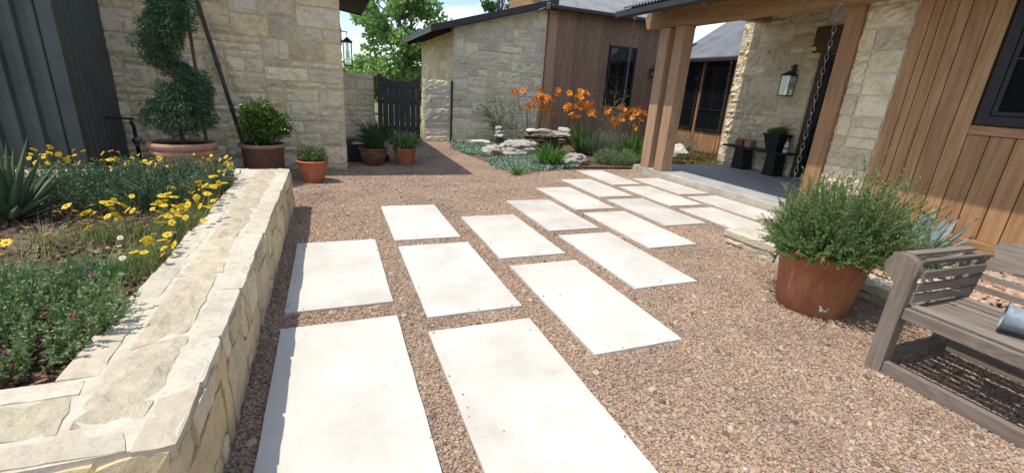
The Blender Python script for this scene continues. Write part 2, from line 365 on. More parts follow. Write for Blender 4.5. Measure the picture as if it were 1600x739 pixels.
# ------------------------------------------------------------------ mesh helpers
def mesh_np(name, V, F, smooth=False):
    """V (n,3); F: list of int arrays, each (m,k)"""
    me = bpy.data.meshes.new(name)
    V = np.asarray(V, dtype=np.float32)
    if not isinstance(F, list):
        F = [F]
    F = [np.asarray(f, dtype=np.int32) for f in F if len(f)]
    me.vertices.add(len(V))
    me.vertices.foreach_set('co', V.ravel())
    li = np.concatenate([f.ravel() for f in F])
    tot = np.concatenate([np.full(len(f), f.shape[1], dtype=np.int32) for f in F])
    st = np.concatenate([[0], np.cumsum(tot)[:-1]]).astype(np.int32)
    me.loops.add(len(li))
    me.loops.foreach_set('vertex_index', li)
    me.polygons.add(len(tot))
    me.polygons.foreach_set('loop_start', st)
    me.polygons.foreach_set('loop_total', tot)
    me.update(calc_edges=True)
    me.validate()
    me.polygons.foreach_set('use_smooth', np.full(len(me.polygons), bool(smooth)))
    return me

class MB:
    """collects shapes in world coordinates"""
    def __init__(self):
        self.V = []
        self.F = {}
        self.n = 0
    def add(self, V, F):
        V = np.asarray(V, dtype=float).reshape(-1, 3)
        F = np.asarray(F, dtype=int)
        self.V.append(V)
        self.F.setdefault(F.shape[1], []).append(F+self.n)
        self.n += len(V)
        return self
    def box(self, x0, x1, y0, y1, z0, z1):
        V = [(x, y, z) for z in (z0, z1) for y in (y0, y1) for x in (x0, x1)]
        F = [(0, 2, 3, 1), (4, 5, 7, 6), (0, 1, 5, 4), (2, 6, 7, 3), (0, 4, 6, 2), (1, 3, 7, 5)]
        return self.add(V, F)
    def bevel_box(self, x0, x1, y0, y1, z0, z1, bv=0.004):
        bm = bmesh.new()
        vs = [bm.verts.new((x, y, z)) for z in (z0, z1) for y in (y0, y1) for x in (x0, x1)]
        for f in [(0, 2, 3, 1), (4, 5, 7, 6), (0, 1, 5, 4), (2, 6, 7, 3), (0, 4, 6, 2), (1, 3, 7, 5)]:
            bm.faces.new([vs[i] for i in f])
        bmesh.ops.bevel(bm, geom=list(bm.edges), offset=bv, segments=1, affect='EDGES', clamp_overlap=True)
        bm.verts.index_update()
        V = [v.co[:] for v in bm.verts]
        by = {}
        for f in bm.faces:
            by.setdefault(len(f.verts), []).append([v.index for v in f.verts])
        bm.free()
        base = self.n
        self.V.append(np.array(V))
        for k, l in by.items():
            self.F.setdefault(k, []).append(np.array(l)+base)
        self.n += len(V)
        return self
    def prism(self, poly, axis, a0, a1):
        """extrude a 2-D polygon; axis 'x': poly in (y,z); 'y': (x,z); 'z': (x,y)"""
        def P(p, a):
            return {'x': (a, p[0], p[1]), 'y': (p[0], a, p[1]), 'z': (p[0], p[1], a)}[axis]
        k = len(poly)
        area = sum(poly[i][0]*poly[(i+1) % k][1]-poly[(i+1) % k][0]*poly[i][1] for i in range(k))
        if (area < 0) != (axis == 'y'):
            poly = poly[::-1]
        V = [P(p, a0) for p in poly]+[P(p, a1) for p in poly]
        self.add(V, [(i, (i+1) % k, k+(i+1) % k, k+i) for i in range(k)])
        base = self.n-2*k
        self.F.setdefault(k, []).append(np.array([[base+k+i for i in range(k)], [base+k-1-i for i in range(k)]]))
        return self
    def tube(self, pts, rad, sides=6, cap=True):
        pts = np.asarray(pts, float)
        n = len(pts)
        rad = np.broadcast_to(np.asarray(rad, float), (n,))
        T = np.gradient(pts, axis=0)
        T /= np.linalg.norm(T, axis=1)[:, None]+1e-9
        ref = np.array([0.0, 0, 1]) if abs(T[0][2]) < 0.9 else np.array([1.0, 0, 0])
        A = np.cross(T, ref)
        A /= np.linalg.norm(A, axis=1)[:, None]+1e-9
        B = np.cross(T, A)
        an = np.linspace(0, 2*np.pi, sides, endpoint=False)
        V = pts[:, None, :]+rad[:, None, None]*(np.cos(an)[None, :, None]*A[:, None, :]+np.sin(an)[None, :, None]*B[:, None, :])
        F = []
        for i in range(n-1):
            for j in range(sides):
                F.append((i*sides+j, (i+1)*sides+j, (i+1)*sides+(j+1) % sides, i*sides+(j+1) % sides))
        self.add(V.reshape(-1, 3), F)
        if cap and sides > 2:
            base = self.n-n*sides
            self.F.setdefault(sides, []).append(np.array([[base+j for j in range(sides)], [base+(n-1)*sides+sides-1-j for j in range(sides)]]))
        return self
    def lathe(self, prof, cx, cyy, seg=40, wob=0.0):
        """prof: list of (r,z) from bottom/outside along the surface"""
        k = len(prof)
        an = np.linspace(0, 2*np.pi, seg, endpoint=False)
        V = []
        for r, z in prof:
            rr = r*(1+wob*np.sin(an*2+1.0)+wob*0.6*np.sin(an*3+z*9))
            V += [(cx+a*math.cos(t), cyy+a*math.sin(t), z) for a, t in zip(rr, an)]
        F = []
        for i in range(k-1):
            for j in range(seg):
                F.append((i*seg+j, i*seg+(j+1) % seg, (i+1)*seg+(j+1) % seg, (i+1)*seg+j))
        return self.add(V, F)
    def mesh(self, name, off=(0, 0, 0), smooth=False):
        V = np.concatenate(self.V)-np.array(off, float)
        return mesh_np(name, V, [np.concatenate(v) for v in self.F.values()], smooth)

def sharp_by_angle(me, deg=35):
    me.polygons.foreach_set('use_smooth', np.ones(len(me.polygons), dtype=bool))
    bm = bmesh.new()
    bm.from_mesh(me)
    for e in bm.edges:
        if len(e.link_faces) == 2 and e.calc_face_angle(0.0) > math.radians(deg):
            e.smooth = False
    bm.to_mesh(me)
    bm.free()

ROOT = {}
def tag(o, label, cat, group=None, kind=None):
    if label:
        o['label'] = label
    if cat:
        o['category'] = cat
    if group:
        o['group'] = group
    if kind:
        o['kind'] = kind
    return o
def thing(name, label, cat, loc, group=None):
    o = bpy.data.objects.new(name, None)
    o.empty_display_size = 0.1
    C.objects.link(o)
    o.location = loc
    ROOT[o.name] = Vector(loc)
    return tag(o, label, cat, group)
def root_loc(o):
    while o.parent:
        o = o.parent
    return ROOT.get(o.name, Vector((0, 0, 0)))
def part(name, mb, mat, parent, smooth=False, label=None, kind=None, sharp=None):
    off = root_loc(parent) if parent else (0, 0, 0)
    me = mb.mesh(name, off, smooth) if isinstance(mb, MB) else mb
    if sharp:
        sharp_by_angle(me, sharp)
    me.materials.append(MAT[mat])
    o = bpy.data.objects.new(name, me)
    C.objects.link(o)
    if parent:
        o.parent = parent
    if label:
        o['label'] = label
    if kind:
        o['kind'] = kind
    return o
def solo(name, mb, mat, label, cat, loc, group=None, smooth=False, kind=None, sharp=None):
    """a thing that is a single mesh, origin at its base"""
    me = mb.mesh(name, loc, smooth) if isinstance(mb, MB) else mb
    if sharp:
        sharp_by_angle(me, sharp)
    me.materials.append(MAT[mat])
    o = bpy.data.objects.new(name, me)
    C.objects.link(o)
    o.location = loc
    ROOT[o.name] = Vector(loc)
    return tag(o, label, cat, group, kind)

# ---- stones
def ashlar(W, H, cu, cv, wr, hr, rg):
    nu, nv = max(1, round(W/cu)), max(1, round(H/cv))
    cu, cv = W/nu, H/nv
    free = np.ones((nv, nu), bool)
    out = []
    for j in range(nv):
        for i in range(nu):
            if not free[j, i]:
                continue
            ww, hh = rg.integers(wr[0], wr[1]+1), rg.integers(hr[0], hr[1]+1)
            hh = min(hh, nv-j)
            k = 0
            while i+k < nu and k < ww and free[j, i+k]:
                k += 1
            ww = k
            if i+ww < nu and free[j, i+ww] and (i+ww+1 >= nu or not free[j, i+ww+1]):
                ww += 1
            while hh > 1 and not free[j:j+hh, i:i+ww].all():
                hh -= 1
            free[j:j+hh, i:i+ww] = False
            out.append((i*cu, (i+ww)*cu, j*cv, (j+hh)*cv))
    return out

def stone_mesh(poly, frame, depth, rg, jit=0.008, bulge=0.5, inset=0.014, off=(0, 0, 0), seglen=0.09, back=0.03, rough=0.35):
    """rough-faced stone: outline poly in (u,v), raised by depth along N"""
    O, U, V_, N_ = [np.array(a, float) for a in frame]
    pts = []
    k = len(poly)
    for i in range(k):
        a, b_ = np.array(poly[i], float), np.array(poly[(i+1) % k], float)
        ns = int(min(4, max(1, round(np.linalg.norm(b_-a)/seglen))))
        for s in range(ns):
            pts.append(a+(b_-a)*s/ns+rg.normal(0, jit, 2)*(0.5 if s == 0 else 1.0))
    pts = np.array(pts)
    m = len(pts)
    c = pts.mean(0)
    dv = pts-c
    ln = np.linalg.norm(dv, axis=1)[:, None]+1e-6
    p2 = c+dv*np.clip(1-inset/ln*1.3, 0.5, 0.97)
    p3 = c+dv*0.55+rg.normal(0, jit, (m, 2))
    d = depth
    h = [np.full(m, -back), np.full(m, d*0.45)+rg.normal(0, d*0.06, m), np.full(m, d*0.9)+rg.normal(0, d*rough*0.4, m), np.full(m, d*(1+bulge*0.6))+rg.normal(0, d*rough, m)]
    rings = [pts, pts, p2, p3]
    V = []
    for P, hh in zip(rings, h):
        V.append(O+P[:, :1]*U+P[:, 1:]*V_+hh[:, None]*N_)
    V.append((O+c[0]*U+c[1]*V_+d*(1+bulge)*N_)[None])
    V = np.concatenate(V)-np.array(off, float)
    Q = []
    for r in range(3):
        for i in range(m):
            Q.append((r*m+i, r*m+(i+1) % m, (r+1)*m+(i+1) % m, (r+1)*m+i))
    T = [(3*m+i, 3*m+(i+1) % m, 4*m) for i in range(m)]
    return mesh_np('stone', V, [np.array(Q), np.array(T)], True)

def stone_grid(P4, frame, depth, rg, jit=0.006, rough=0.35, off=(0, 0, 0), cell=0.05, back=0.03, edge=0.55, nmax=9, smooth=False, corner=(0.004, 0.016)):
    """rough-faced four-cornered stone: chiselled grid front with ragged outline"""
    O, U, V_, N_ = [np.array(a, float) for a in frame]
    P4 = np.array(P4, float)
    wu = (np.linalg.norm(P4[1]-P4[0])+np.linalg.norm(P4[2]-P4[3]))/2
    wv = (np.linalg.norm(P4[3]-P4[0])+np.linalg.norm(P4[2]-P4[1]))/2
    nx, ny = int(np.clip(round(wu/cell), 2, nmax)), int(np.clip(round(wv/cell), 2, 5))
    s = np.linspace(0, 1, nx+1)
    s[1:-1] += rg.normal(0, 0.18/nx, nx-1)
    t = np.linspace(0, 1, ny+1)
    t[1:-1] += rg.normal(0, 0.18/ny, ny-1)
    S, T = np.meshgrid(s, t)
    Q = (P4[0]*((1-S)*(1-T))[..., None]+P4[1]*(S*(1-T))[..., None]+P4[2]*(S*T)[..., None]+P4[3]*((1-S)*T)[..., None])
    Q = Q+rg.normal(0, jit, Q.shape)
    # round the corners a little
    cxy = Q.reshape(-1, 2).mean(0)
    for (a, b_) in ((0, 0), (0, -1), (-1, 0), (-1, -1)):
        Q[a, b_] += (cxy-Q[a, b_])/(np.linalg.norm(cxy-Q[a, b_])+1e-6)*rg.uniform(*corner)
    H = depth*(1+rg.normal(0, rough, S.shape)+0.6*rough*np.sin(S*rg.uniform(2, 6)+rg.uniform(0, 6))+0.6*rough*np.sin(T*rg.uniform(2, 5)+rg.uniform(0, 6)))
    bd = np.zeros(S.shape, bool)
    bd[0], bd[-1], bd[:, 0], bd[:, -1] = True, True, True, True
    H[bd] = depth*edge*rg.uniform(0.7, 1.15, bd.sum())
    H = np.maximum(H, depth*0.12)
    V = O+Q[..., :1]*U+Q[..., 1:]*V_+H[..., None]*N_
    V = V.reshape(-1, 3)
    m = nx+1
    F = [(j*m+i, j*m+i+1, (j+1)*m+i+1, (j+1)*m+i) for j in range(ny) for i in range(nx)]
    loop = [i for i in range(nx)]+[j*m+nx for j in range(ny)]+[ny*m+i for i in range(nx, 0, -1)]+[j*m for j in range(ny, 0, -1)]
    base = len(V)
    sk = V[loop]-N_*(back+H.reshape(-1)[loop])[:, None]
    V = np.concatenate([V, sk])-np.array(off, float)
    L_ = len(loop)
    F += [(base+i, base+(i+1) % L_, loop[(i+1) % L_], loop[i]) for i in range(L_)]
    return mesh_np('stone', V, np.array(F), smooth)

def lay_stones(parent, frame, rects, gap, depth, mat, rg, limit=None, jit=0.005, bulge=0.5, name='stone', rough=0.35, dvar=0.25, edge=0.55):
    off = root_loc(parent)
    for (u0, u1, v0, v1) in rects:
        g = gap/2
        P = [(u0+g, v0+g), (u1-g, v0+g), (u1-g, v1-g), (u0+g, v1-g)]
        if limit:
            P = [(u, min(v, limit(u))) for u, v in P]
            if P[3][1]-P[0][1] < 0.03 or P[2][1]-P[1][1] < 0.03:
                continue
        me = stone_grid(P, frame, depth*rg.uniform(1-dvar, 1+dvar), rg, jit, rough, off=off, edge=edge)
        me.materials.append(MAT[mat if isinstance(mat, str) else mat[rg.integers(len(mat))]])
        o = bpy.data.objects.new(name, me)
        C.objects.link(o)
        o.parent = parent

# ---- foliage
def unit(a):
    return a/(np.linalg.norm(a, axis=-1, keepdims=True)+1e-9)
def rand_dirs(n, rg, up=0.0):
    d = rg.normal(0, 1, (n, 3))
    d[:, 2] += up
    return unit(d)
def leaves(mb, P, D, L, W, rg, fold=0.15, mid=0.45):
    """diamond leaves: P base, D direction"""
    n = len(P)
    L = np.broadcast_to(L, (n,))[:, None]
    W = np.broadcast_to(W, (n,))[:, None]
    S = unit(np.cross(D, rand_dirs(n, rg)))
    Nn = np.cross(D, S)
    a = P+D*L*mid+S*W*0.5+Nn*W*fold
    b_ = P+D*L*mid-S*W*0.5+Nn*W*fold
    t = P+D*L
    V = np.stack([P, a, t, b_], 1).reshape(-1, 3)
    F = np.arange(4*n).reshape(n, 4)
    mb.add(V, F)
def blades(mb, P, D, L, W, droop, rg, segs=5, tip=0.05, fold=0.0, belly=0.3):
    n = len(P)
    L = np.broadcast_to(L, (n,))
    W = np.broadcast_to(W, (n,))
    droop = np.broadcast_to(droop, (n,))
    t = np.linspace(0, 1, segs+1)
    cen = P[:, None, :]+D[:, None, :]*(L[:, None]*t[None, :])[:, :, None]
    cen[:, :, 2] -= (droop*L)[:, None]*t[None, :]**2
    side = np.cross(D, np.array([0, 0, 1.0]))
    bad = np.linalg.norm(side, axis=1) < 0.15
    side[bad] += rg.normal(0, 1, (bad.sum(), 3))*np.array([1, 1, 0.0])
    side = unit(side)
    wid = np.minimum(1.0, (1-t)**0.8*1.25+tip)*(0.7+belly*np.sin(np.pi*np.minimum(1, t*1.5+0.1)))
    off = side[:, None, :]*(W[:, None]*wid[None, :]*0.5)[:, :, None]
    upn = np.cross(side, D)
    lift = upn[:, None, :]*(W[:, None]*wid[None, :]*fold)[:, :, None]
    if fold:
        V = np.stack([cen-off+lift, cen, cen+off+lift], 2)
        k = 3
    else:
        V = np.stack([cen-off, cen+off], 2)
        k = 2
    V = V.reshape(-1, 3)
    F = []
    base = (np.arange(n)*(segs+1)*k)[:, None]
    for s in range(segs):
        for q in range(k-1):
            a = s*k+q
            F.append(base+np.array([[a, a+1, a+k+1, a+k]]))
    F = np.concatenate(F).reshape(-1, 4)
    mb.add(V, F)
def stems_curve(P0, D, L, bend, n=6):
    """polyline array (m,n,3): start P0, direction D, length L, gravity bend"""
    t = np.linspace(0, 1, n)
    X = P0[:, None, :]+D[:, None, :]*(np.asarray(L)[:, None]*t)[:, :, None]
    X[:, :, 2] -= (np.asarray(bend)*np.asarray(L))[:, None]*t**2
    return X
def thin_stems(mb, X, r0, r1, sides=3):
    m, n, _ = X.shape
    T = unit(np.gradient(X, axis=1))
    ref = np.array([0.31, 0.87, 0.2])
    A = unit(np.cross(T, ref))
    B = np.cross(T, A)
    rad = np.linspace(r0, r1, n)
    an = np.linspace(0, 2*np.pi, sides, endpoint=False)
    V = X[:, :, None, :]+rad[None, :, None, None]*(np.cos(an)[None, None, :, None]*A[:, :, None, :]+np.sin(an)[None, None, :, None]*B[:, :, None, :])
    base = (np.arange(m)*n*sides)[:, None]
    F = []
    for i in range(n-1):
        for j in range(sides):
            F.append(base+np.array([[i*sides+j, (i+1)*sides+j, (i+1)*sides+(j+1) % sides, i*sides+(j+1) % sides]]))
    mb.add(V.reshape(-1, 3), np.concatenate(F).reshape(-1, 4))
def along(X, k, rg, t0=0.1, t1=1.0):
    """k random points along each polyline and their tangents"""
    m, n, _ = X.shape
    t = rg.uniform(t0, t1, (m, k))*(n-1)
    i = np.minimum(t.astype(int), n-2)
    f = (t-i)[:, :, None]
    r = np.arange(m)[:, None]
    P = X[r, i]*(1-f)+X[r, i+1]*f
    T = unit(X[r, i+1]-X[r, i])
    return P.reshape(-1, 3), T.reshape(-1, 3)
def ellipsoid_pts(c, r, n, rg, shell=0.5):
    d = rand_dirs(n, rg)
    k = rg.uniform(shell**3, 1.0, n)**(1/3)
    return np.array(c)+d*k[:, None]*np.array(r), d
# ================================================================== SETTING
def sheet(name, x0, x1, y0, y1, z, mat, label, cat):
    mb = MB()
    mb.add([(x0, y0, z), (x1, y0, z), (x1, y1, z), (x0, y1, z)], [(0, 1, 2, 3)])
    o = part(name, mb, mat, None)
    return tag(o, label, cat, kind='structure')
ground = sheet('ground', -300, 300, -300, 300, -0.02, 'earth', 'earth ground running out under and past the courtyard', 'ground')
yard = sheet('gravel_yard', -9, 13, -6, 14.4, -0.004, 'gravel_bed', 'packed reddish brown gravel bed of the courtyard', 'gravel')

# gravel stones: one geometry-nodes object, tiles of crushed stone
def build_gravel():
    def vis(x, y):
        v = Vector((x, y, 0))-Vector((0, 0, 1.6))
        d = v.dot(fwd)
        if d < 0.3:
            return False
        u = v.dot(r2)/d*FPX
        q = v.dot(d2)/d*FPX
        return abs(u) < 1050 and -300 < q < 760
    pts = []
    T = 0.5
    for i in range(-4, 16):
        for j in range(-1, 29):
            x, y = i*T+0.25, j*T+0.25
            if not vis(x, y):
                continue
            if x < -0.75 and y < 6.0:
                continue
            if x < -2.0 or (x < 0.2 and y > 9.0):
                continue
            if x > 4.6 and y < 3.9:
                continue
            if x > 6.5 and y < 8.3:
                continue
            if y > 9.2 and x > 3.3+(13-y)*0.15:
                continue
            if y > 8.9 and x > 5.5:
                continue
            pts.append((x, y, 0.0))
    me = bpy.data.meshes.new('gravel')
    me.from_pydata(pts, [], [])
    ob = bpy.data.objects.new('gravel', me)
    C.objects.link(ob)
    tag(ob, 'loose reddish brown crushed gravel covering the courtyard', 'gravel', kind='stuff')
    ng = bpy.data.node_groups.new('gravel_nodes', 'GeometryNodeTree')
    ng.interface.new_socket('Geometry', in_out='INPUT', socket_type='NodeSocketGeometry')
    ng.interface.new_socket('Geometry', in_out='OUTPUT', socket_type='NodeSocketGeometry')
    N = ng.nodes
    Lk = ng.links.new
    gi = N.new('NodeGroupInput')
    go = N.new('NodeGroupOutput')
    join = N.new('GeometryNodeJoinGeometry')
    for k in range(4):
        grid = N.new('GeometryNodeMeshGrid')
        grid.inputs['Size X'].default_value = T
        grid.inputs['Size Y'].default_value = T
        grid.inputs['Vertices X'].default_value = 2
        grid.inputs['Vertices Y'].default_value = 2
        last = None
        jn = N.new('GeometryNodeJoinGeometry')
        for (dens, rmin, rmax, sd) in ((8800, 0.0045, 0.0095, 0), (600, 0.010, 0.016, 1), (30, 0.015, 0.026, 2)):
            dp = N.new('GeometryNodeDistributePointsOnFaces')
            dp.inputs['Density'].default_value = dens
            dp.inputs['Seed'].default_value = 11*k+sd*3+1
            Lk(grid.outputs['Mesh'], dp.inputs['Mesh'])
            ico = N.new('GeometryNodeMeshIcoSphere')
            ico.inputs['Radius'].default_value = 1.0
            ico.inputs['Subdivisions'].default_value = 1 if sd < 2 else 2
            geo = ico.outputs['Mesh']
            if sd == 2:
                sp = N.new('GeometryNodeSetPosition')
                nz = N.new('ShaderNodeTexNoise')
                nz.inputs['Scale'].default_value = 1.3
                nz.noise_dimensions = '4D'
                nz.inputs['W'].default_value = k*3.1
                vm = N.new('ShaderNodeVectorMath')
                vm.operation = 'SUBTRACT'
                vm.inputs[1].default_value = (0.5, 0.5, 0.5)
                vs = N.new('ShaderNodeVectorMath')
                vs.operation = 'SCALE'
                vs.inputs['Scale'].default_value = 1.1
                Lk(nz.outputs['Color'], vm.inputs[0])
                Lk(vm.outputs[0], vs.inputs[0])
                Lk(geo, sp.inputs['Geometry'])
                Lk(vs.outputs[0], sp.inputs['Offset'])
                geo = sp.outputs['Geometry']
            ip = N.new('GeometryNodeInstanceOnPoints')
            Lk(dp.outputs['Points'], ip.inputs['Points'])
            Lk(geo, ip.inputs['Instance'])
            rr = N.new('FunctionNodeRandomValue')
            rr.data_type = 'FLOAT_VECTOR'
            rr.inputs[0].default_value = (-0.5, -0.5, 0)
            rr.inputs[1].default_value = (0.5, 0.5, 6.28)
            rr.inputs['Seed'].default_value = k+sd*7
            Lk(rr.outputs[0], ip.inputs['Rotation'])
            rs = N.new('FunctionNodeRandomValue')
            rs.data_type = 'FLOAT_VECTOR'
            rs.inputs[0].default_value = (rmin, rmin*0.75, rmin*0.5)
            rs.inputs[1].default_value = (rmax*1.15, rmax, rmax*0.75)
            rs.inputs['Seed'].default_value = 40+k+sd*5
            Lk(rs.outputs[0], ip.inputs['Scale'])
            tr = N.new('GeometryNodeTranslateInstances')
            rz = N.new('FunctionNodeRandomValue')
            rz.data_type = 'FLOAT_VECTOR'
            rz.inputs[0].default_value = (0, 0, -0.002)
            rz.inputs[1].default_value = (0, 0, 0.007)
            rz.inputs['Seed'].default_value = 90+k+sd
            Lk(ip.outputs['Instances'], tr.inputs['Instances'])
            Lk(rz.outputs[0], tr.inputs['Translation'])
            Lk(tr.outputs['Instances'], jn.inputs[0])
        re = N.new('GeometryNodeRealizeInstances')
        Lk(jn.outputs[0], re.inputs[0])
        sm = N.new('GeometryNodeSetMaterial')
        sm.inputs['Material'].default_value = MAT['pebble']
        Lk(re.outputs[0], sm.inputs['Geometry'])
        g2i = N.new('GeometryNodeGeometryToInstance')
        Lk(sm.outputs[0], g2i.inputs[0])
        Lk(g2i.outputs[0], join.inputs[0])
    m2p = N.new('GeometryNodeMeshToPoints')
    Lk(gi.outputs[0], m2p.inputs['Mesh'])
    ip = N.new('GeometryNodeInstanceOnPoints')
    Lk(m2p.outputs[0], ip.inputs['Points'])
    Lk(join.outputs[0], ip.inputs['Instance'])
    ip.inputs['Pick Instance'].default_value = True
    ri = N.new('FunctionNodeRandomValue')
    ri.data_type = 'INT'
    ri.inputs[4].default_value = 0
    ri.inputs[5].default_value = 3
    Lk(ri.outputs[2], ip.inputs['Instance Index'])
    rq = N.new('FunctionNodeRandomValue')
    rq.data_type = 'INT'
    rq.inputs[4].default_value = 0
    rq.inputs[5].default_value = 3
    rq.inputs['Seed'].default_value = 5
    ml = N.new('ShaderNodeMath')
    ml.operation = 'MULTIPLY'
    ml.inputs[1].default_value = math.pi/2
    Lk(rq.outputs[2], ml.inputs[0])
    cx = N.new('ShaderNodeCombineXYZ')
    Lk(ml.outputs[0], cx.inputs['Z'])
    Lk(cx.outputs[0], ip.inputs['Rotation'])
    Lk(ip.outputs['Instances'], go.inputs[0])
    md = ob.modifiers.new('gravel', 'NODES')
    md.node_group = ng
    me.materials.append(MAT['pebble'])
build_gravel()

# ---- pale stepping slabs
SL = {  # x0,x1,y0,y1 and label
 'A': (-0.385, 0.36, 1.38, 2.905, 'near left pale slab with a shadow strip, beside the planter wall, cut by the picture edge'),
 'B': (0.53, 1.27, 1.12, 2.625, 'largest near pale slab with tan stains, right of the planter-side slab at the picture edge'),
 'C': (-0.38, 0.36, 3.13, 4.60, 'pale slab beside the planter wall, second from the picture bottom'),
 'D': (0.56, 1.29, 2.82, 4.33, 'pale slab in the second column from the planter, middle of three'),
 'F': (0.55, 1.26, 4.52, 5.92, 'farthest pale slab in the second column from the planter, stained tan'),
 'E': (1.49, 2.20, 2.07, 3.60, 'nearest pale slab in the third column from the planter'),
 'G': (1.47, 2.19, 3.80, 5.28, 'farther pale slab in the third column from the planter'),
 'Q': (2.39, 3.08, 2.87, 4.35, 'nearest pale slab in the fourth column from the planter, toward the big terracotta pot'),
 'H': (2.36, 3.06, 4.53, 6.00, 'farther pale slab in the fourth column from the planter'),
 'P': (3.22, 3.90, 3.75, 5.20, 'nearest pale slab in the fifth column from the planter'),
 'I': (3.20, 3.86, 5.38, 6.80, 'farther pale slab in the fifth column from the planter'),
 'O': (4.04, 4.73, 4.46, 5.88, 'nearest cream slab in the sixth column, in line with the stone kerb by the pot'),
 'J': (4.03, 4.68, 6.06, 7.46, 'farther slab in the sixth column from the planter'),
 'S': (4.90, 5.56, 3.93, 5.19, 'cream slab ending at the low stone kerb beside the big terracotta pot'),
 'N': (4.88, 5.54, 5.37, 6.76, 'cream slab in the middle of the last column but one before the porch'),
 'K': (4.87, 5.50, 6.93, 8.35, 'farthest pale slab, tip beside the rusty steel edging'),
 'R': (5.70, 6.36, 4.48, 5.89, 'cream slab along the porch edge nearest the big terracotta pot'),
 'M': (5.68, 6.345, 6.06, 7.47, 'cream slab along the porch edge nearest the wooden posts'),
}
for k, (x0, x1, y0, y1, lab) in SL.items():
    cx, cyy = (x0+x1)/2, (y0+y1)/2
    bm = bmesh.new()
    # outline with hand-cut wobble
    out = []
    for (a, b_) in (((x0, y0), (x1, y0)), ((x1, y0), (x1, y1)), ((x1, y1), (x0, y1)), ((x0, y1), (x0, y0))):
        n = 9
        for s in range(n):
            t = s/n
            out.append((a[0]+(b_[0]-a[0])*t+rng.normal(0, 0.0014), a[1]+(b_[1]-a[1])*t+rng.normal(0, 0.0014)))
    zt = 0.022
    lo = [bm.verts.new((p[0]-cx, p[1]-cyy, -0.03)) for p in out]
    hi = [bm.verts.new((p[0]-cx, p[1]-cyy, zt-0.003)) for p in out]
    hi2 = [bm.verts.new(((p[0]-cx)*0.9915, (p[1]-cyy)*0.996, zt)) for p in out]
    n = len(out)
    for i in range(n):
        j = (i+1) % n
        bm.faces.new((lo[i], lo[j], hi[j], hi[i]))
        bm.faces.new((hi[i], hi[j], hi2[j], hi2[i]))
    bm.faces.new(hi2)
    me = bpy.data.meshes.new('stepping_slab')
    bm.to_mesh(me)
    bm.free()
    o = solo('stepping_slab', me, 'slab', lab, 'paving slab', (cx, cyy, 0), group='pale stepping slabs across the gravel')

# ================================================================== LEFT STONE BUILDING
rg = np.random.default_rng(21)
lb = thing('stone_building', 'limestone building with wide yellow mortar joints behind the potted topiary', 'building', (-1.4, 8.63, 0))
mb = MB().box(-3.6, 0.23, 8.66, 13.75, 0, 3.36)
wall = part('wall', mb, 'mortar', lb)
lay_stones(wall, ((-3.35, 8.66, 0), (1, 0, 0), (0, 0, 1), (0, -1, 0)), ashlar(3.58, 3.30, 0.135, 0.105, (2, 6), (1, 3), rg), 0.028, 0.030, 'lime_wall', rg, jit=0.006, rough=0.42)
lay_stones(wall, ((0.23, 8.66, 0), (0, 1, 0), (0, 0, 1), (1, 0, 0)), ashlar(5.0, 3.30, 0.2, 0.16, (2, 4), (1, 2), rg), 0.02, 0.012, 'lime_wall', rg)
mb = MB()
def roof_z(x):
    return 3.30+(0.95-x)*0.13
mb.prism([(0.95, roof_z(0.95)), (-4.2, roof_z(-4.2)), (-4.2, roof_z(-4.2)+0.10), (0.95, roof_z(0.95)+0.10)], 'y', 8.0, 14.4)
roof = part('roof', mb, 'soffit', lb)
mb = MB().box(0.952, 0.975, 8.0, 14.4, roof_z(0.95)-0.03, roof_z(0.95)+0.14)
part('fascia', mb, 'fascia', roof)
mb = MB().prism([(0.95, roof_z(0.95)-0.03), (-4.2, roof_z(-4.2)-0.03), (-4.2, roof_z(-4.2)+0.14), (0.95, roof_z(0.95)+0.14)], 'y', 7.975, 7.998)
part('rake_board', mb, 'fascia', roof)
mb = MB().prism([(0.95, roof_z(0.95)-0.03), (-4.2, roof_z(-4.2)-0.03), (-4.2, roof_z(-4.2)+0.14), (0.95, roof_z(0.95)+0.14)], 'y', 14.402, 14.425)
part('rake_board', mb, 'fascia', roof)

# ================================================================== GREEN METAL BUILDING
gb = thing('metal_shed', 'dark green metal building with vertical ribbed siding at the left edge', 'building', (-4.6, 8.0, 0))
part('wall', MB().box(-7.0, -3.0, 7.36, 13.0, 0, 4.2), 'metal_green', gb)
def ribbed(u0, u1, pitch, rib, dep):
    """profile points (u, out) of ribbed sheet"""
    pr = []
    u = u0
    while u < u1-1e-6:
        pr += [(u, 0.0), (u+pitch-rib-0.02, 0.0), (u+pitch-rib, dep), (u+pitch-0.02, dep), ]
        u += pitch
    pr.append((min(u, u1), 0.0))
    return pr
def panel(name, prof, fn, z0, z1, mat, parent):
    V = []
    for (u, o_) in prof:
        V.append(fn(u, o_, z0))
        V.append(fn(u, o_, z1))
    F = [(2*i, 2*i+2, 2*i+3, 2*i+1) for i in range(len(prof)-1)]
    mb = MB()
    mb.add(V, F)
    return part(name, mb, mat, parent)
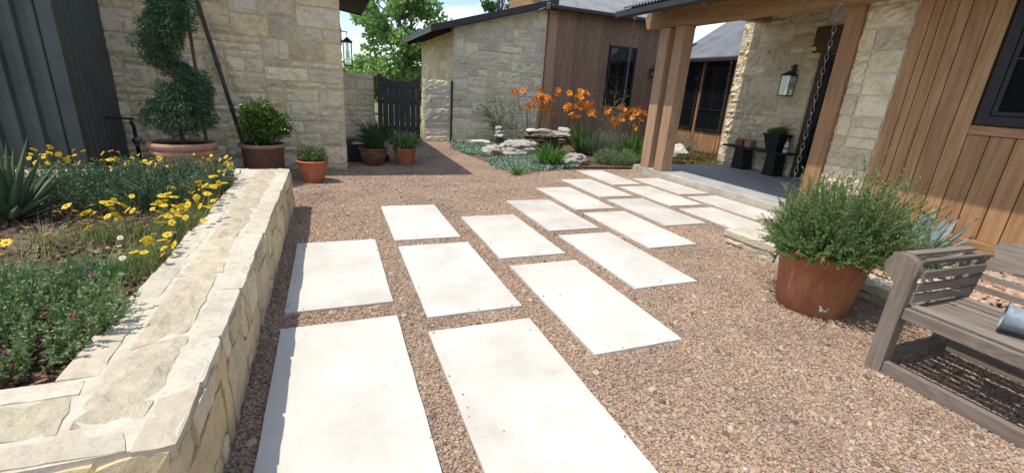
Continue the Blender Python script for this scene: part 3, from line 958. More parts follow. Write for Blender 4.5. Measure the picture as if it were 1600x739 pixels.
# each sheet is a metre wide piece
for i in range(4):
    u0 = -3.08-0.01-1.0*(i+1)
    panel('siding_sheet', ribbed(u0, u0+1.0, 0.2, 0.085, 0.055), lambda u, o_, z: (u, 7.352-o_, z), 0.06, 4.2, 'metal_green', gb)
for i in range(2):
    u0 = 7.45+i*0.6
    panel('siding_sheet', ribbed(u0, u0+0.6, 0.15, 0.06, 0.045), lambda u, o_, z: (-2.992+o_, u, z), 0.06, 4.2, 'metal_green', gb)
part('corner_trim', MB().prism([(-3.09, 7.352), (-3.09, 7.31), (-2.94, 7.31), (-2.94, 7.44), (-2.992, 7.44), (-2.992, 7.352)], 'z', 0.06, 4.2), 'metal_green', gb)
part('base_strip', MB().box(-7.0, -2.93, 7.30, 7.40, 0.0, 0.06), 'black', gb)
part('roof', MB().prism([(7.0, 4.2), (13.2, 4.9), (13.2, 5.0), (7.0, 4.3)], 'x', -7.4, -2.75), 'fascia', gb)

# ================================================================== GATE AND LOW WALLS
rg = np.random.default_rng(5)
lw = thing('low_stone_wall', 'shaded low stone wall left of the black gate', 'wall', (0.7, 14.0, 0))
wl = part('core', MB().box(0.27, 1.2, 13.93, 14.25, 0, 1.74), 'mortar', lw)
lay_stones(wl, ((0.27, 13.93, 0), (1, 0, 0), (0, 0, 1), (0, -1, 0)), ashlar(0.93, 1.74, 0.23, 0.145, (1, 3), (1, 2), rg), 0.014, 0.022, 'lime_wall_grey', rg)
rw = thing('low_stone_wall', 'low grey stone wall between the black gate and the grey stone building', 'wall', (2.9, 13.1, 0))
wl = part('core', MB().box(2.50, 3.25, 13.12, 13.42, 0, 1.71), 'mortar_pale', rw)
lay_stones(wl, ((2.50, 13.12, 0), (1, 0, 0), (0, 0, 1), (0, -1, 0)), ashlar(0.75, 1.71, 0.25, 0.19, (1, 3), (1, 2), rg), 0.010, 0.022, 'lime_wall_grey', rg)
lay_stones(wl, ((2.50, 13.42, 0), (0, -1, 0), (0, 0, 1), (-1, 0, 0)), ashlar(0.30, 1.71, 0.3, 0.19, (1, 1), (1, 2), rg), 0.010, 0.012, 'lime_wall_grey', rg)
part('joint_strip', MB().box(3.252, 3.285, 13.06, 13.2, 0.0, 1.71), 'black', rw)

gt = thing('garden_gate', 'black wooden garden gate with a dipped top and gaps between its boards', 'gate', (1.9, 13.6, 0))
gx0, gx1, gy = 1.27, 2.45, 13.6
part('post', MB().bevel_box(gx0, gx0+0.12, gy-0.06, gy+0.06, 0, 1.76), 'gate_paint', gt)
part('post', MB().bevel_box(gx1-0.11, gx1, gy-0.06, gy+0.06, 0, 1.76), 'gate_paint', gt)
nb = 6
bw = (gx1-gx0-0.23-0.02)/nb
for i in range(nb):
    x0 = gx0+0.13+i*bw
    part('board', MB().bevel_box(x0+0.004, x0+bw-0.007, gy-0.02, gy+0.012, 0.06+0.01*(i % 2), 1.45), 'gate_paint', gt)
top = []
for i in range(17):
    t = i/16
    z = 1.70-0.10*math.sin(math.pi*t)**0.6+(0.05 if 0 < i < 16 else 0.0)*abs(2*t-1)**4
    top.append((gx0+0.11+(gx1-gx0-0.21)*t, z))
part('top_rail', MB().prism(top+[(gx1-0.10, 1.43), (gx0+0.11, 1.43)], 'y', gy-0.045, gy-0.0205), 'gate_paint', gt)
part('bottom_rail', MB().bevel_box(gx0+0.12, gx1-0.11, gy+0.013, gy+0.045, 0.22, 0.36), 'gate_paint', gt)
part('middle_rail', MB().bevel_box(gx0+0.12, gx1-0.11, gy+0.013, gy+0.045, 0.98, 1.08), 'gate_paint', gt)
part('latch', MB().bevel_box(gx0-0.04, gx0+0.16, gy-0.075, gy-0.0605, 1.02, 1.07), 'black', gt)

# ================================================================== GREY STONE BUILDING (middle)
rg = np.random.default_rng(31)
mbld = thing('stone_and_wood_building', 'grey limestone and brown board building with metal roof behind the rock garden', 'building', (6.0, 13.1, 0))
def lean_z(x):
    return 2.90+(x-2.6)*0.29
# lean-to body
poly = [(3.32, 0), (6.12, 0), (6.12, lean_z(6.12)), (3.32, lean_z(3.32))]
wl = part('wall', MB().prism(poly, 'y', 13.13, 18.0), 'mortar_pale', mbld)
lay_stones(wl, ((3.30, 13.13, 0), (1, 0, 0), (0, 0, 1), (0, -1, 0)), ashlar(2.80, 3.95, 0.15, 0.098, (1, 4), (1, 3), rg), 0.018, 0.028, 'lime_wall_grey', rg, rough=0.42, limit=lambda u: lean_z(3.30+u)-0.02)
lay_stones(wl, ((3.32, 18.0, 0), (0, -1, 0), (0, 0, 1), (-1, 0, 0)), ashlar(4.86, 3.05, 0.22, 0.125, (1, 4), (1, 2), rg), 0.014, 0.018, 'lime_warm', rg)
# lean-to roof
def slab_poly(z_off, th, x0, x1, f):
    return [(x0, f(x0)+z_off), (x1, f(x1)+z_off), (x1, f(x1)+z_off+th), (x0, f(x0)+z_off+th)]
rf = part('lean_to_roof', MB().prism(slab_poly(0.03, 0.10, 2.62, 6.10, lean_z), 'y', 12.70, 18.2), 'soffit', mbld)
part('rake_board', MB().prism(slab_poly(0.0, 0.165, 2.60, 6.22, lean_z), 'y', 12.66, 12.698), 'fascia', rf)
part('eave_board', MB().box(2.585, 2.617, 12.70, 18.2, lean_z(2.6), lean_z(2.6)+0.165), 'fascia', rf)
part('metal_sheet', MB().prism(slab_poly(0.134, 0.02, 2.57, 6.10, lean_z), 'y', 12.68, 18.2), 'galv', rf)
for i in range(7):
    yy = 13.5+i*0.62
    part('rafter_tail', MB().prism(slab_poly(-0.09, 0.118, 2.68, 3.30, lean_z), 'y', yy, yy+0.06), 'soffit', rf)
# main wood wall
part('wall', MB().box(6.13, 11.6, 13.16, 18.0, 0, 3.95), 'soffit', mbld)
part('corner_post', MB().bevel_box(6.14, 6.42, 13.03, 13.158, 0, 3.86), 'post_wood', mbld)
x = 6.43
wx0, wx1, wz0, wz1 = 8.36, 9.40, 1.27, 3.10
while x < 11.0:
    wdt = rg.choice([0.17, 0.2, 0.23, 0.14])
    x1 = min(x+wdt, 11.2)
    # split at the window
    if x < wx0 < x1:
        x1 = wx0
    if x < wx1 < x1:
        x1 = wx1
    dy = rg.choice([0.0, 0.0, 0.006])
    if x >= wx0-1e-6 and x1 <= wx1+1e-6:
        part('plank', MB().box(x+0.003, x1-0.003, 13.125-dy, 13.158, wz1+0.07, 3.9), 'cedar_dull', mbld)
        part('plank', MB().box(x+0.003, x1-0.003, 13.125-dy, 13.158, 0.12, wz0-0.09), 'cedar_dull', mbld)
    else:
        part('plank', MB().box(x+0.003, x1-0.003, 13.125-dy, 13.158, 0.12, 3.9), 'cedar_dull', mbld)
    x = x1
def window(parent, axis, a0, a1, z0, z1, face, sgn, bars_v=(0.5,), bars_h=(0.5,), fw=0.06):
    """axis 'x' wall facing -y at y=face ; axis 'y' wall facing -x at x=face"""
    def bx(m, p0, p1, q0, q1, zz0, zz1):
        return m.bevel_box(p0, p1, q0, q1, zz0, zz1, 0.003) if axis == 'x' else m.bevel_box(q0, q1, p0, p1, zz0, zz1, 0.003)
    f0, f1 = face-0.035, face+0.03
    wnd = part('window', bx(bx(bx(bx(MB(), a0, a0+fw, f0, f1, z0, z1), a1-fw, a1, f0, f1, z0, z1), a0+fw, a1-fw, f0, f1, z0, z0+fw), a0+fw, a1-fw, f0, f1, z1-fw, z1), 'black', parent)
    xs = [a0+fw]+[a0+fw+(a1-a0-2*fw)*t for t in bars_v]+[a1-fw]
    zs = [z0+fw]+[z0+fw+(z1-z0-2*fw)*t for t in bars_h]+[z1-fw]
    for i in range(len(xs)-1):
        for j in range(len(zs)-1):
            part('pane', bx(MB(), xs[i]+0.002, xs[i+1]-0.002, face+0.0, face+0.012, zs[j]+0.002, zs[j+1]-0.002), 'glass', wnd)
    for t in xs[1:-1]:
        part('glazing_bar', bx(MB(), t-0.012, t+0.012, face-0.022, face-0.002, z0+fw, z1-fw), 'black', wnd)
    for t in zs[1:-1]:
        part('glazing_bar', bx(MB(), a0+fw, a1-fw, face-0.021, face-0.0015, t-0.012, t+0.012), 'black', wnd)
    return wnd
wn_ = window(mbld, 'x', wx0+0.01, wx1-0.01, wz0, wz1, 13.10, -1, (0.33, 0.66), (0.5,))
part('sill', MB().bevel_box(wx0-0.02, wx1+0.02, 13.06, 13.158, wz0-0.085, wz0-0.005), 'cedar_dull', mbld)
part('head_trim', MB().bevel_box(wx0-0.02, wx1+0.02, 13.075, 13.158, wz1+0.005, wz1+0.068), 'cedar_dull', mbld)
# corrugated sheet
def corrugated(name, parent, mapf, a0, a1, t_list, pitch, amp, mat, segs=6):
    n = int((a1-a0)/pitch*segs)
    us = np.linspace(a0, a1, n+1)
    hs = amp*np.sin(us/pitch*2*np.pi)
    V = []
    for t in t_list:
        V += [mapf(u, t, h) for u, h in zip(us, hs)]
    F = []
    m = n+1
    for r in range(len(t_list)-1):
        F += [(r*m+i, r*m+i+1, (r+1)*m+i+1, (r+1)*m+i) for i in range(n)]
    mb = MB()
    mb.add(V, F)
    return part(name, mb, mat, parent, smooth=True)
def mr_z(y):
    return 3.98+(y-12.75)*0.62
mroof = part('main_roof', MB().prism([(12.78, mr_z(12.78)-0.05), (12.78, mr_z(12.78)-0.15), (16.4, mr_z(16.4)-0.15), (16.4, mr_z(16.4)-0.05)], 'x', 5.95, 11.3), 'soffit', mbld)
corrugated('metal_sheet', mroof, lambda u, t, h: (u, t, mr_z(t)+h), 5.9, 11.25, [12.66, 14.5, 16.5], 0.095, 0.024, 'galv')
part('gutter', MB().bevel_box(6.02, 11.25, 12.64, 12.775, 3.83, 3.94, 0.02), 'fascia', mroof)
part('rake_trim', MB().prism([(12.62, mr_z(12.62)-0.10), (16.4, mr_z(16.4)-0.10), (16.4, mr_z(16.4)+0.05), (12.62, mr_z(12.62)+0.05)], 'x', 5.84, 5.948), 'galv', mroof)
# gable end above the lean-to
for i in range(12):
    z0 = 3.96+i*0.19
    ya = 12.9+max(0, (z0+0.19-mr_z(12.9)+0.1))/0.62
    if ya > 16.2:
        break
    part('gable_board', MB().box(6.10, 6.128, ya, 16.4, z0+0.004, z0+0.186), 'cedar_y', mbld)

# ================================================================== PORCH AND HOUSE (right)
rg = np.random.default_rng(77)
pf = part('porch_floor', MB().bevel_box(6.42, 9.34, 3.0, 8.42, -0.02, 0.15, 0.012), 'concrete', None)
tag(pf, 'grey concrete porch floor with a pale worn edge', 'porch', kind='structure')
part('edge_band', MB().bevel_box(6.385, 6.418, 3.9, 8.44, -0.02, 0.146, 0.006), 'kerb_concrete', pf)

hs = thing('house', 'timber and limestone house with covered porch and boarded wall on the right', 'house', (8.0, 4.0, 0.0))
# back porch stone wall
wl = part('porch_wall', MB().box(9.32, 9.9, 6.80, 8.86, 0, 4.3), 'mortar_pale', hs)
lay_stones(wl, ((9.32, 8.86, 0.15), (0, -1, 0), (0, 0, 1), (-1, 0, 0)), ashlar(2.06, 3.9, 0.17, 0.12, (1, 5), (1, 3), rg), 0.016, 0.032, 'lime_warm', rg, rough=0.42)
lay_stones(wl, ((9.9, 8.86, 0.0), (-1, 0, 0), (0, 0, 1), (0, 1, 0)), ashlar(0.58, 4.2, 0.29, 0.16, (1, 2), (1, 2), rg), 0.014, 0.015, 'lime_warm', rg)
# door recess
dr = part('door', MB().bevel_box(9.40, 9.46, 5.60, 6.70, 0.16, 2.66), 'black', hs)
for (a, b_, c_, d_) in ((5.72, 6.58, 0.30, 1.0), (5.72, 6.58, 1.1, 2.52)):
    part('pane', MB().bevel_box(9.388, 9.399, a, b_, c_, d_, 0.002), 'glass', dr)
part('door_handle', MB().bevel_box(9.33, 9.398, 6.60, 6.64, 1.02, 1.26, 0.004), 'chain', dr)
part('door_frame', MB().bevel_box(9.33, 9.50, 6.702, 6.797, 0.151, 2.68), 'lintel', hs)
part('door_frame', MB().bevel_box(9.33, 9.50, 5.50, 5.598, 0.151, 2.68), 'lintel', hs)
part('lintel', MB().bevel_box(9.27, 9.60, 5.30, 6.98, 2.685, 3.17, 0.01), 'lintel', hs)
part('wall_above_door', MB().box(9.33, 9.9, 5.0, 6.798, 3.175, 4.3), 'mortar_pale', hs)
part('side_wall', MB().box(9.33, 9.9, 3.0, 5.498, 0, 4.3), 'mortar_pale', hs)
# porch posts and beam
for (y0, y1) in ((7.95, 8.22), (7.50, 7.76)):
    part('post', MB().bevel_box(6.40, 6.66, y0, y1, 0.151, 2.965, 0.008), 'post_wood', hs)
part('post', MB().bevel_box(6.70, 6.96, 4.425, 4.66, 0.151, 2.965, 0.008), 'cedar', hs)
part('beam', MB().prism([(8.66, 3.02), (8.60, 2.97), (3.6, 2.97), (3.6, 3.33), (8.66, 3.33), (8.72, 3.18)], 'x', 6.36, 6.70), 'cedar_y', hs)
part('beam', MB().bevel_box(6.702, 9.29, 8.12, 8.34, 3.36, 3.60, 0.008), 'cedar_x', hs)
# ceiling boards
for i in range(14):
    x0 = 6.71+i*0.19
    part('ceiling_board', MB().box(x0+0.003, x0+0.187, 3.0, 8.35, 3.62, 3.64), 'cedar_y', hs)
# porch roof
def pr_z(x):
    return 3.30+(x-5.70)*0.36
pr = part('porch_roof', MB().prism(slab_poly(-0.06, 0.045, 5.75, 10.2, pr_z), 'y', -3.0, 8.42), 'soffit', hs)
corrugated('metal_sheet', pr, lambda u, t, h: (t, u, pr_z(t)+0.012+h), -3.0, 8.52, [5.64, 7.5, 10.2], 0.095, 0.024, 'galv')
part('gutter', MB().bevel_box(5.66, 5.80, -3.0, 8.84, 3.13, 3.268, 0.022), 'fascia', pr)
part('rake_board', MB().prism(slab_poly(-0.20, 0.17, 5.82, 10.2, pr_z), 'y', 8.425, 8.47), 'fascia', pr)
for i in range(20):
    y0 = 8.1-i*0.55
    part('rafter_tail', MB().prism(slab_poly(-0.20, 0.138, 5.82, 6.9, pr_z), 'y', y0, y0+0.07), 'cedar_x', pr)
for y0 in (7.6, 6.5, 5.4, 4.3):
    pts = [(5.80, y0, 3.17), (5.86, y0, 3.10), (5.95, y0, 3.10), (6.01, y0, 3.16), (6.03, y0, 3.22)]
    part('gutter_bracket', MB().tube(pts, 0.012, 6), 'galv', pr)
# stone pier and boarded wall
X0 = 6.75
wl = part('stone_pier', MB().box(X0+0.022, 7.4, 3.83, 4.424, 0, 3.6), 'mortar_pale', hs)
lay_stones(wl, ((X0+0.022, 4.424, 0.15), (0, -1, 0), (0, 0, 1), (-1, 0, 0)), ashlar(0.594, 3.2, 0.2, 0.14, (1, 3), (1, 2), rg), 0.018, 0.034, 'lime_warm', rg, rough=0.42)
part('wall_core', MB().box(X0+0.03, 7.5, -2.5, 3.828, 0.0, 3.62), 'soffit', hs)
edges = [3.825, 3.67, 3.57, 3.43, 3.30, 3.10, 2.93]
for a, b_ in zip(edges[:-1], edges[1:]):
    part('plank', MB().bevel_box(X0, X0+0.028, b_+0.005, a-0.005, 0.305, 3.6, 0.0025), 'cedar', hs)
y = 2.93
below = [0.20, 0.215, 0.19, 0.205, 0.22, 0.195, 0.2, 0.21, 0.2, 0.19, 0.21, 0.2]
i = 0
while y > -2.3:
    a, b_ = y, y-below[i % len(below)]
    part('plank', MB().bevel_box(X0, X0+0.028, b_+0.005, a-0.005, 0.305, 1.435, 0.0025), 'cedar', hs)
    if b_ < 1.25:
        part('plank', MB().bevel_box(X0, X0+0.028, b_+0.005, min(a-0.005, 1.24), 1.545, 3.6, 0.0025), 'cedar', hs)
    elif True:
        part('plank', MB().bevel_box(X0, X0+0.028, b_+0.005, a-0.005, 2.93, 3.6, 0.0025), 'cedar', hs)
    y = b_
    i += 1
part('sill_board', MB().bevel_box(X0-0.02, X0+0.028, -2.3, 2.925, 1.44, 1.54, 0.004), 'cedar_y', hs)
part('base_board', MB().bevel_box(X0-0.025, X0+0.029, -2.5, 3.825, 0.19, 0.30, 0.004), 'cedar_y', hs)
part('footing', MB().box(X0-0.005, X0+0.0295, -2.5, 3.825, 0.0, 0.188), 'kerb_concrete', hs)
wn_ = window(hs, 'y', 1.26, 2.89, 1.55, 2.92, X0-0.005, -1, (0.5,), (0.5,), 0.10)
part('inner_sash', MB().bevel_box(X0-0.03, X0-0.01, 2.74, 2.785, 1.655, 2.815, 0.003), 'black', wn_)
part('inner_sash', MB().bevel_box(X0-0.03, X0-0.01, 1.37, 2.74, 1.655, 1.70, 0.003), 'black', wn_)

# wing behind the porch
wg = thing('house_wing', 'low house wing with dark windows and corrugated metal roof seen past the porch posts', 'house wing', (11.0, 11.0, 0))
part('wall', MB().box(11.06, 12.5, 8.88, 13.10, 0, 2.9), 'soffit', wg)
for (a, b_) in ((10.56, 11.64), (11.80, 12.85)):
    window(wg, 'y', a, b_, 0.72, 2.60, 11.01, -1, (0.5,), (0.33, 0.66), 0.07)
for (a, b_) in ((8.9, 10.54), (11.66, 11.78), (12.87, 13.09)):
    n = max(1, round((b_-a)/0.2))
    for i in range(n):
        part('plank', MB().box(11.02, 11.055, a+(b_-a)*i/n+0.003, a+(b_-a)*(i+1)/n-0.003, 0.13, 2.86), 'cedar', wg)
for (a, b_) in ((10.56, 11.64), (11.80, 12.85)):
    for i in range(5):
        part('plank', MB().box(11.02, 11.055, a+(b_-a)*i/5+0.003, a+(b_-a)*(i+1)/5-0.003, 0.20, 0.70), 'cedar', wg)
    part('base_board', MB().bevel_box(11.0, 11.056, a, b_, 0.07, 0.195), 'cedar_y', wg)
def wr_z(x):
    return 2.90+(x-10.7)*0.62
wr = part('roof', MB().prism(slab_poly(-0.08, 0.06, 10.72, 13.6, wr_z), 'y', 8.95, 13.0), 'soffit', wg)
corrugated('metal_sheet', wr, lambda u, t, h: (t, u, wr_z(t)+0.012+h), 8.95, 12.98, [10.62, 12.0, 13.6], 0.095, 0.024, 'galv')
part('gutter', MB().bevel_box(10.62, 10.76, 8.95, 12.6, 2.74, 2.85, 0.02), 'fascia', wr)

# ================================================================== RAISED BED BY THE HOUSE
rg = np.random.default_rng(9)
kb = thing('stone_kerb', 'low rough limestone kerb beside the big terracotta pot and behind the bench', 'kerb', (4.4, 1.5, 0))
y = 3.80
k = 0
while y > -2.2:
    ln = [0.72, 0.8, 0.95, 0.7, 0.85][k % 5]
    me = stone_grid([(0.0, 0.0), (0.34, 0.0), (0.34, ln-0.012), (0.0, ln-0.012)], ((4.33, y-ln, 0.10), (1, 0, 0), (0, 1, 0), (0, 0, 1)), 0.085, rg, 0.010, 0.07, off=root_loc(kb), back=0.0, edge=0.85, cell=0.06)
    me.materials.append(MAT['cap_pale'])
    o = bpy.data.objects.new('stone', me)
    C.objects.link(o)
    o.parent = kb
    me = stone_grid([(0.0, -0.02), (ln-0.02, -0.02), (ln-0.02, 0.098), (0.0, 0.098)], ((4.37, y, 0.0), (0, -1, 0), (0, 0, 1), (-1, 0, 0)), 0.03, rg, 0.008, 0.4, off=root_loc(kb), back=0.25)
    me.materials.append(MAT['cap_rough'])
    o = bpy.data.objects.new('stone', me)
    C.objects.link(o)
    o.parent = kb
    y -= ln
    k += 1
# return leg toward the porch
x = 4.70
for ln in (0.62, 0.7, 0.55):
    me = stone_grid([(0.0, 0.0), (ln-0.014, 0.0), (ln-0.014, 0.27), (0.0, 0.27)], ((x, 3.53, 0.0), (1, 0, 0), (0, 1, 0), (0, 0, 1)), 0.165, rg, 0.010, 0.04, off=root_loc(kb), back=0.02, edge=0.9, cell=0.06)
    me.materials.append(MAT['cap_pale'])
    o = bpy.data.objects.new('stone', me)
    C.objects.link(o)
    o.parent = kb
    x += ln
bed = part('planting_bed', MB().box(4.60, 6.74, -2.4, 3.6, -0.01, 0.135), 'soil_bed', None)
tag(bed, 'raised planting bed surface between kerb and boarded wall', 'bed', kind='structure')
def pebbles(mb, n, box, z, rmin, rmax, rg, flat=(0.4, 0.8)):
    ico = np.array([(0, 0, 1), (.894, 0, .447), (.276, .851, .447), (-.724, .526, .447), (-.724, -.526, .447), (.276, -.851, .447),
                    (.724, .526, -.447), (-.276, .851, -.447), (-.894, 0, -.447), (-.276, -.851, -.447), (.724, -.526, -.447), (0, 0, -1)])
    fc = np.array([(0, 1, 2), (0, 2, 3), (0, 3, 4), (0, 4, 5), (0, 5, 1), (1, 6, 2), (2, 7, 3), (3, 8, 4), (4, 9, 5), (5, 10, 1),
                   (2, 6, 7), (3, 7, 8), (4, 8, 9), (5, 9, 10), (1, 10, 6), (6, 11, 7), (7, 11, 8), (8, 11, 9), (9, 11, 10), (10, 11, 6)])
    P = np.stack([rg.uniform(box[0], box[1], n), rg.uniform(box[2], box[3], n), z+rg.uniform(0, rmax*0.7, n)], 1)
    for i in range(n):
        r = rg.uniform(rmin, rmax)
        V = ico*(1+rg.normal(0, 0.12, (12, 1)))*np.array([r*rg.uniform(0.8, 1.4), r*rg.uniform(0.6, 1.0), r*rg.uniform(*flat)])
        a = rg.uniform(0, 6.28)
        ti = rg.normal(0, 0.3)
        Ry = np.array([[math.cos(ti), 0, math.sin(ti)], [0, 1, 0], [-math.sin(ti), 0, math.cos(ti)]])
        Rz = np.array([[math.cos(a), -math.sin(a), 0], [math.sin(a), math.cos(a), 0], [0, 0, 1]])
        mb.add(V@Ry.T@Rz.T+P[i], fc)
mb = MB()
pebbles(mb, 4200, (4.66, 6.70, 0.2, 3.5), 0.137, 0.020, 0.05, rg)
o = part('bed_pebbles', mb, 'bigpebble', None)
tag(o, 'large reddish and cream pebbles filling the bed behind the bench', 'pebbles', kind='stuff')

# ================================================================== STONE PLANTER
rg = np.random.default_rng(3)
pl = thing('stone_planter', 'raised planter with a broad pale flagstone cap and rough ochre stone sides', 'planter', (-1.5, 3.7, 0))
XO, XI, YN, YNI, YF, YFI, ZT = -0.49, -0.97, 1.37, 1.85, 6.08, 5.56, 0.50
core = part('wall', MB().box(XI+0.02, XO-0.020, YN+0.02, YF-0.03, -0.02, ZT-0.0052).box(-4.2, XI+0.019, YN+0.03, YNI-0.01, -0.02, ZT-0.0057).box(-4.2, XI+0.019, YFI+0.01, YF-0.03, -0.02, ZT-0.0057), 'cap_mortar', pl)
# rough side facing the slabs
lay_stones(core, ((XO-0.03, YN+0.01, 0.0), (0, 1, 0), (0, 0, 1), (1, 0, 0)), ashlar(YF-YN-0.03, ZT-0.025, 0.13, 0.12, (1, 3), (1, 4), rg), 0.016, 0.028, 'planter_face', rg, jit=0.007, rough=0.24, edge=0.85, dvar=0.12)
lay_stones(core, ((-4.2, YN+0.03, 0.0), (1, 0, 0), (0, 0, 1), (0, -1, 0)), ashlar(4.2+XO-0.03, ZT-0.025, 0.16, 0.12, (1, 4), (1, 3), rg), 0.016, 0.028, 'planter_face', rg, jit=0.007, rough=0.24, edge=0.85, dvar=0.12)
lay_stones(core, ((XO-0.03, YF-0.03, 0.0), (-1, 0, 0), (0, 0, 1), (0, 1, 0)), ashlar(3.6, ZT-0.025, 0.18, 0.16, (1, 4), (1, 3), rg), 0.016, 0.02, 'planter_face', rg)
# cap flagstones: rows across the wall thickness
def cap_strip(u0, u1, rows, frame, rg, lens):
    for (v0, v1, mat, wob) in rows:
        u = u0
        prev = None
        while u < u1-0.02:
            ln = rg.uniform(*lens) * (1.35 if mat == 'cap_rough' else 1.0)
            if u1-(u+ln) < 0.14:
                ln = u1-u
            e0 = u+rg.normal(0, 0.006)
            sk = rg.normal(0, 0.018)
            a0, a1 = v0+rg.normal(0, wob), v0+rg.normal(0, wob)
            b0, b1 = v1+rg.normal(0, wob), v1+rg.normal(0, wob)
            g = 0.008
            s0 = prev if prev is not None else 0.0
            P = [(u+g+s0, a0+g), (u+ln-g+sk, a1+g), (u+ln-g-sk, b1-g), (u+g-s0, b0-g)]
            prev = sk
            me = stone_grid(P, frame, 0.021*rg.uniform(0.93, 1.07)*(1.0 if mat == 'cap_pale' else 1.12), rg, 0.0014 if mat == 'cap_pale' else 0.004, 0.03 if mat == 'cap_pale' else 0.13, off=root_loc(pl), cell=0.055, back=0.03, edge=0.94 if mat == 'cap_pale' else 0.8, corner=(0.001, 0.006))
            me.materials.append(MAT[mat])
            o = bpy.data.objects.new('flagstone', me)
            C.objects.link(o)
            o.parent = core
            u += ln
ftop = ((0, 0, ZT-0.022), (1, 0, 0), (0, 1, 0), (0, 0, 1))
# long wall along y : U=y, V=-x  (Y x -X = Z)
fy = ((0, 0, ZT-0.022), (0, 1, 0), (-1, 0, 0), (0, 0, 1))
cap_strip(YN, YF, [(-XO+0.003, -XO+0.14, 'cap_pale', 0.003)], fy, rg, (0.26, 0.6))
cap_strip(YN+0.16, YF-0.02, [(-XO+0.145, -XO+0.35, 'cap_rough', 0.016)], fy, rg, (0.25, 0.6))
cap_strip(YNI-0.02, YFI+0.03, [(-XO+0.365, -XI+0.012, 'cap_pale', 0.012)], fy, rg, (0.22, 0.5))
fx = ((0, 0, ZT-0.022), (1, 0, 0), (0, 1, 0), (0, 0, 1))
cap_strip(-4.2, XO-0.15, [(YN-0.005, YN+0.13, 'cap_pale', 0.012)], fx, rg, (0.3, 0.6))
cap_strip(-4.2, XO-0.37, [(YN+0.145, YN+0.34, 'cap_rough', 0.016)], fx, rg, (0.3, 0.7))
cap_strip(-4.2, XI+0.10, [(YN+0.352, YNI+0.01, 'cap_pale', 0.012)], fx, rg, (0.3, 0.55))
cap_strip(-4.2, XI+0.02, [(YFI-0.01, YFI+0.2, 'cap_pale', 0.012), (YFI+0.21, YF+0.005, 'cap_pale', 0.012)], fx, rg, (0.3, 0.6))
soil = part('soil', MB().box(-4.2, XI+0.018, YNI-0.008, YFI+0.008, 0.0, 0.43), 'soil_bed', pl)
mb = MB()
for i in range(2600):
    cx, cyy = rg.uniform(-2.9, -1.0), rg.uniform(1.9, 5.5)
    l, wv, h = rg.uniform(0.02, 0.055), rg.uniform(0.006, 0.014), rg.uniform(0.003, 0.006)
    a, ti = rg.uniform(0, 6.28), rg.normal(0, 0.25)
    V = np.array([(x, y, z) for z in (-h, h) for y in (-wv, wv) for x in (-l/2*1.0, l/2)])
    V[:, 2] += V[:, 0]*math.tan(ti)
    ca, sa = math.cos(a), math.sin(a)
    V = np.stack([V[:, 0]*ca-V[:, 1]*sa+cx, V[:, 0]*sa+V[:, 1]*ca+cyy, V[:, 2]+0.438+rg.uniform(0, 0.012)], 1)
    mb.add(V, [(0, 2, 3, 1), (4, 5, 7, 6), (0, 1, 5, 4), (2, 6, 7, 3), (0, 4, 6, 2), (1, 3, 7, 5)])
o = part('mulch', mb, 'mulch', None)
tag(o, 'brown shredded bark mulch over the planter soil', 'mulch', kind='stuff')
# ================================================================== BENCH
bn = thing('garden_bench', 'weathered grey wooden garden bench with rolled slatted arms and a scalloped back', 'bench', (3.6, 0.55, 0))
BX0, BX1, BYL, BYR = 3.25, 3.95, 1.44, -0.34        # front, back, left end (far), right end (near)
def scroll_leg(yc, sg):
    """front leg board in the y-z plane with a rolled top curling outward (sg=+1 toward +y)"""
    pts = [(yc-0.045*sg, 0.0), (yc-0.045*sg, 0.66)]
    c0, r0 = (yc+0.035*sg, 0.705), 0.088
    for i in range(19):
        a = math.radians(190-i*(190+68)/18.0)
        # sweep over the top from the inner side to the underside of the roll
        pts.append((c0[0]+sg*r0*math.cos(a)*1.0, c0[1]+r0*math.sin(a)))
    pts += [(yc+0.045*sg, 0.60), (yc+0.045*sg, 0.0)]
    return pts
for (yc, sg) in ((BYL, 1), (BYR, -1)):
    part('front_leg', MB().prism(scroll_leg(yc, sg), 'x', BX0-0.03, BX0+0.025), 'teak_z', bn)
    part('leg_brace', MB().bevel_box(BX0+0.026, BX0+0.07, yc-0.04, yc+0.04, 0.0, 0.44), 'teak_z', bn)
    # back leg leaning slightly backwards
    part('back_leg', MB().prism([(BX1-0.035, 0.0), (BX1+0.035, 0.0), (BX1+0.035, 0.46), (BX1+0.10, 0.755), (BX1+0.035, 0.755), (BX1-0.035, 0.46)], 'y', yc-0.04, yc+0.04), 'teak_z', bn)
    # arm slats following the roll
    slats = [(yc+0.035*sg, 0.792, 0.0), (yc-0.035*sg, 0.765, 55), (yc-0.06*sg, 0.69, 90), (yc-0.05*sg, 0.60, 90), (yc-0.045*sg, 0.525, 90), (yc+0.105*sg, 0.752, -55)]
    for (ya, za, an) in slats:
        a = math.radians(an)*sg
        hw, ht = 0.026, 0.009
        V = []
        for xx, dz in ((BX0+0.0255, 0.0), (BX1-0.034 + 0.05, -0.012)):
            for (p, q) in ((-hw, -ht), (hw, -ht), (hw, ht), (-hw, ht)):
                V.append((xx, ya+p*math.cos(a)+q*math.sin(a), za-p*math.sin(a)+q*math.cos(a)+dz))
        m_ = MB()
        m_.add(V, [(0, 1, 5, 4), (1, 2, 6, 5), (2, 3, 7, 6), (3, 0, 4, 7), (3, 2, 1, 0), (4, 5, 6, 7)])
        part('arm_slat', m_, 'teak_x', bn)
    part('side_stretcher', MB().bevel_box(BX0+0.071, BX1-0.036, yc-0.022, yc+0.022, 0.055, 0.115), 'teak_x', bn)
    part('side_rail', MB().bevel_box(BX0+0.071, BX1-0.036, yc-0.02, yc+0.02, 0.36, 0.44), 'teak_x', bn)
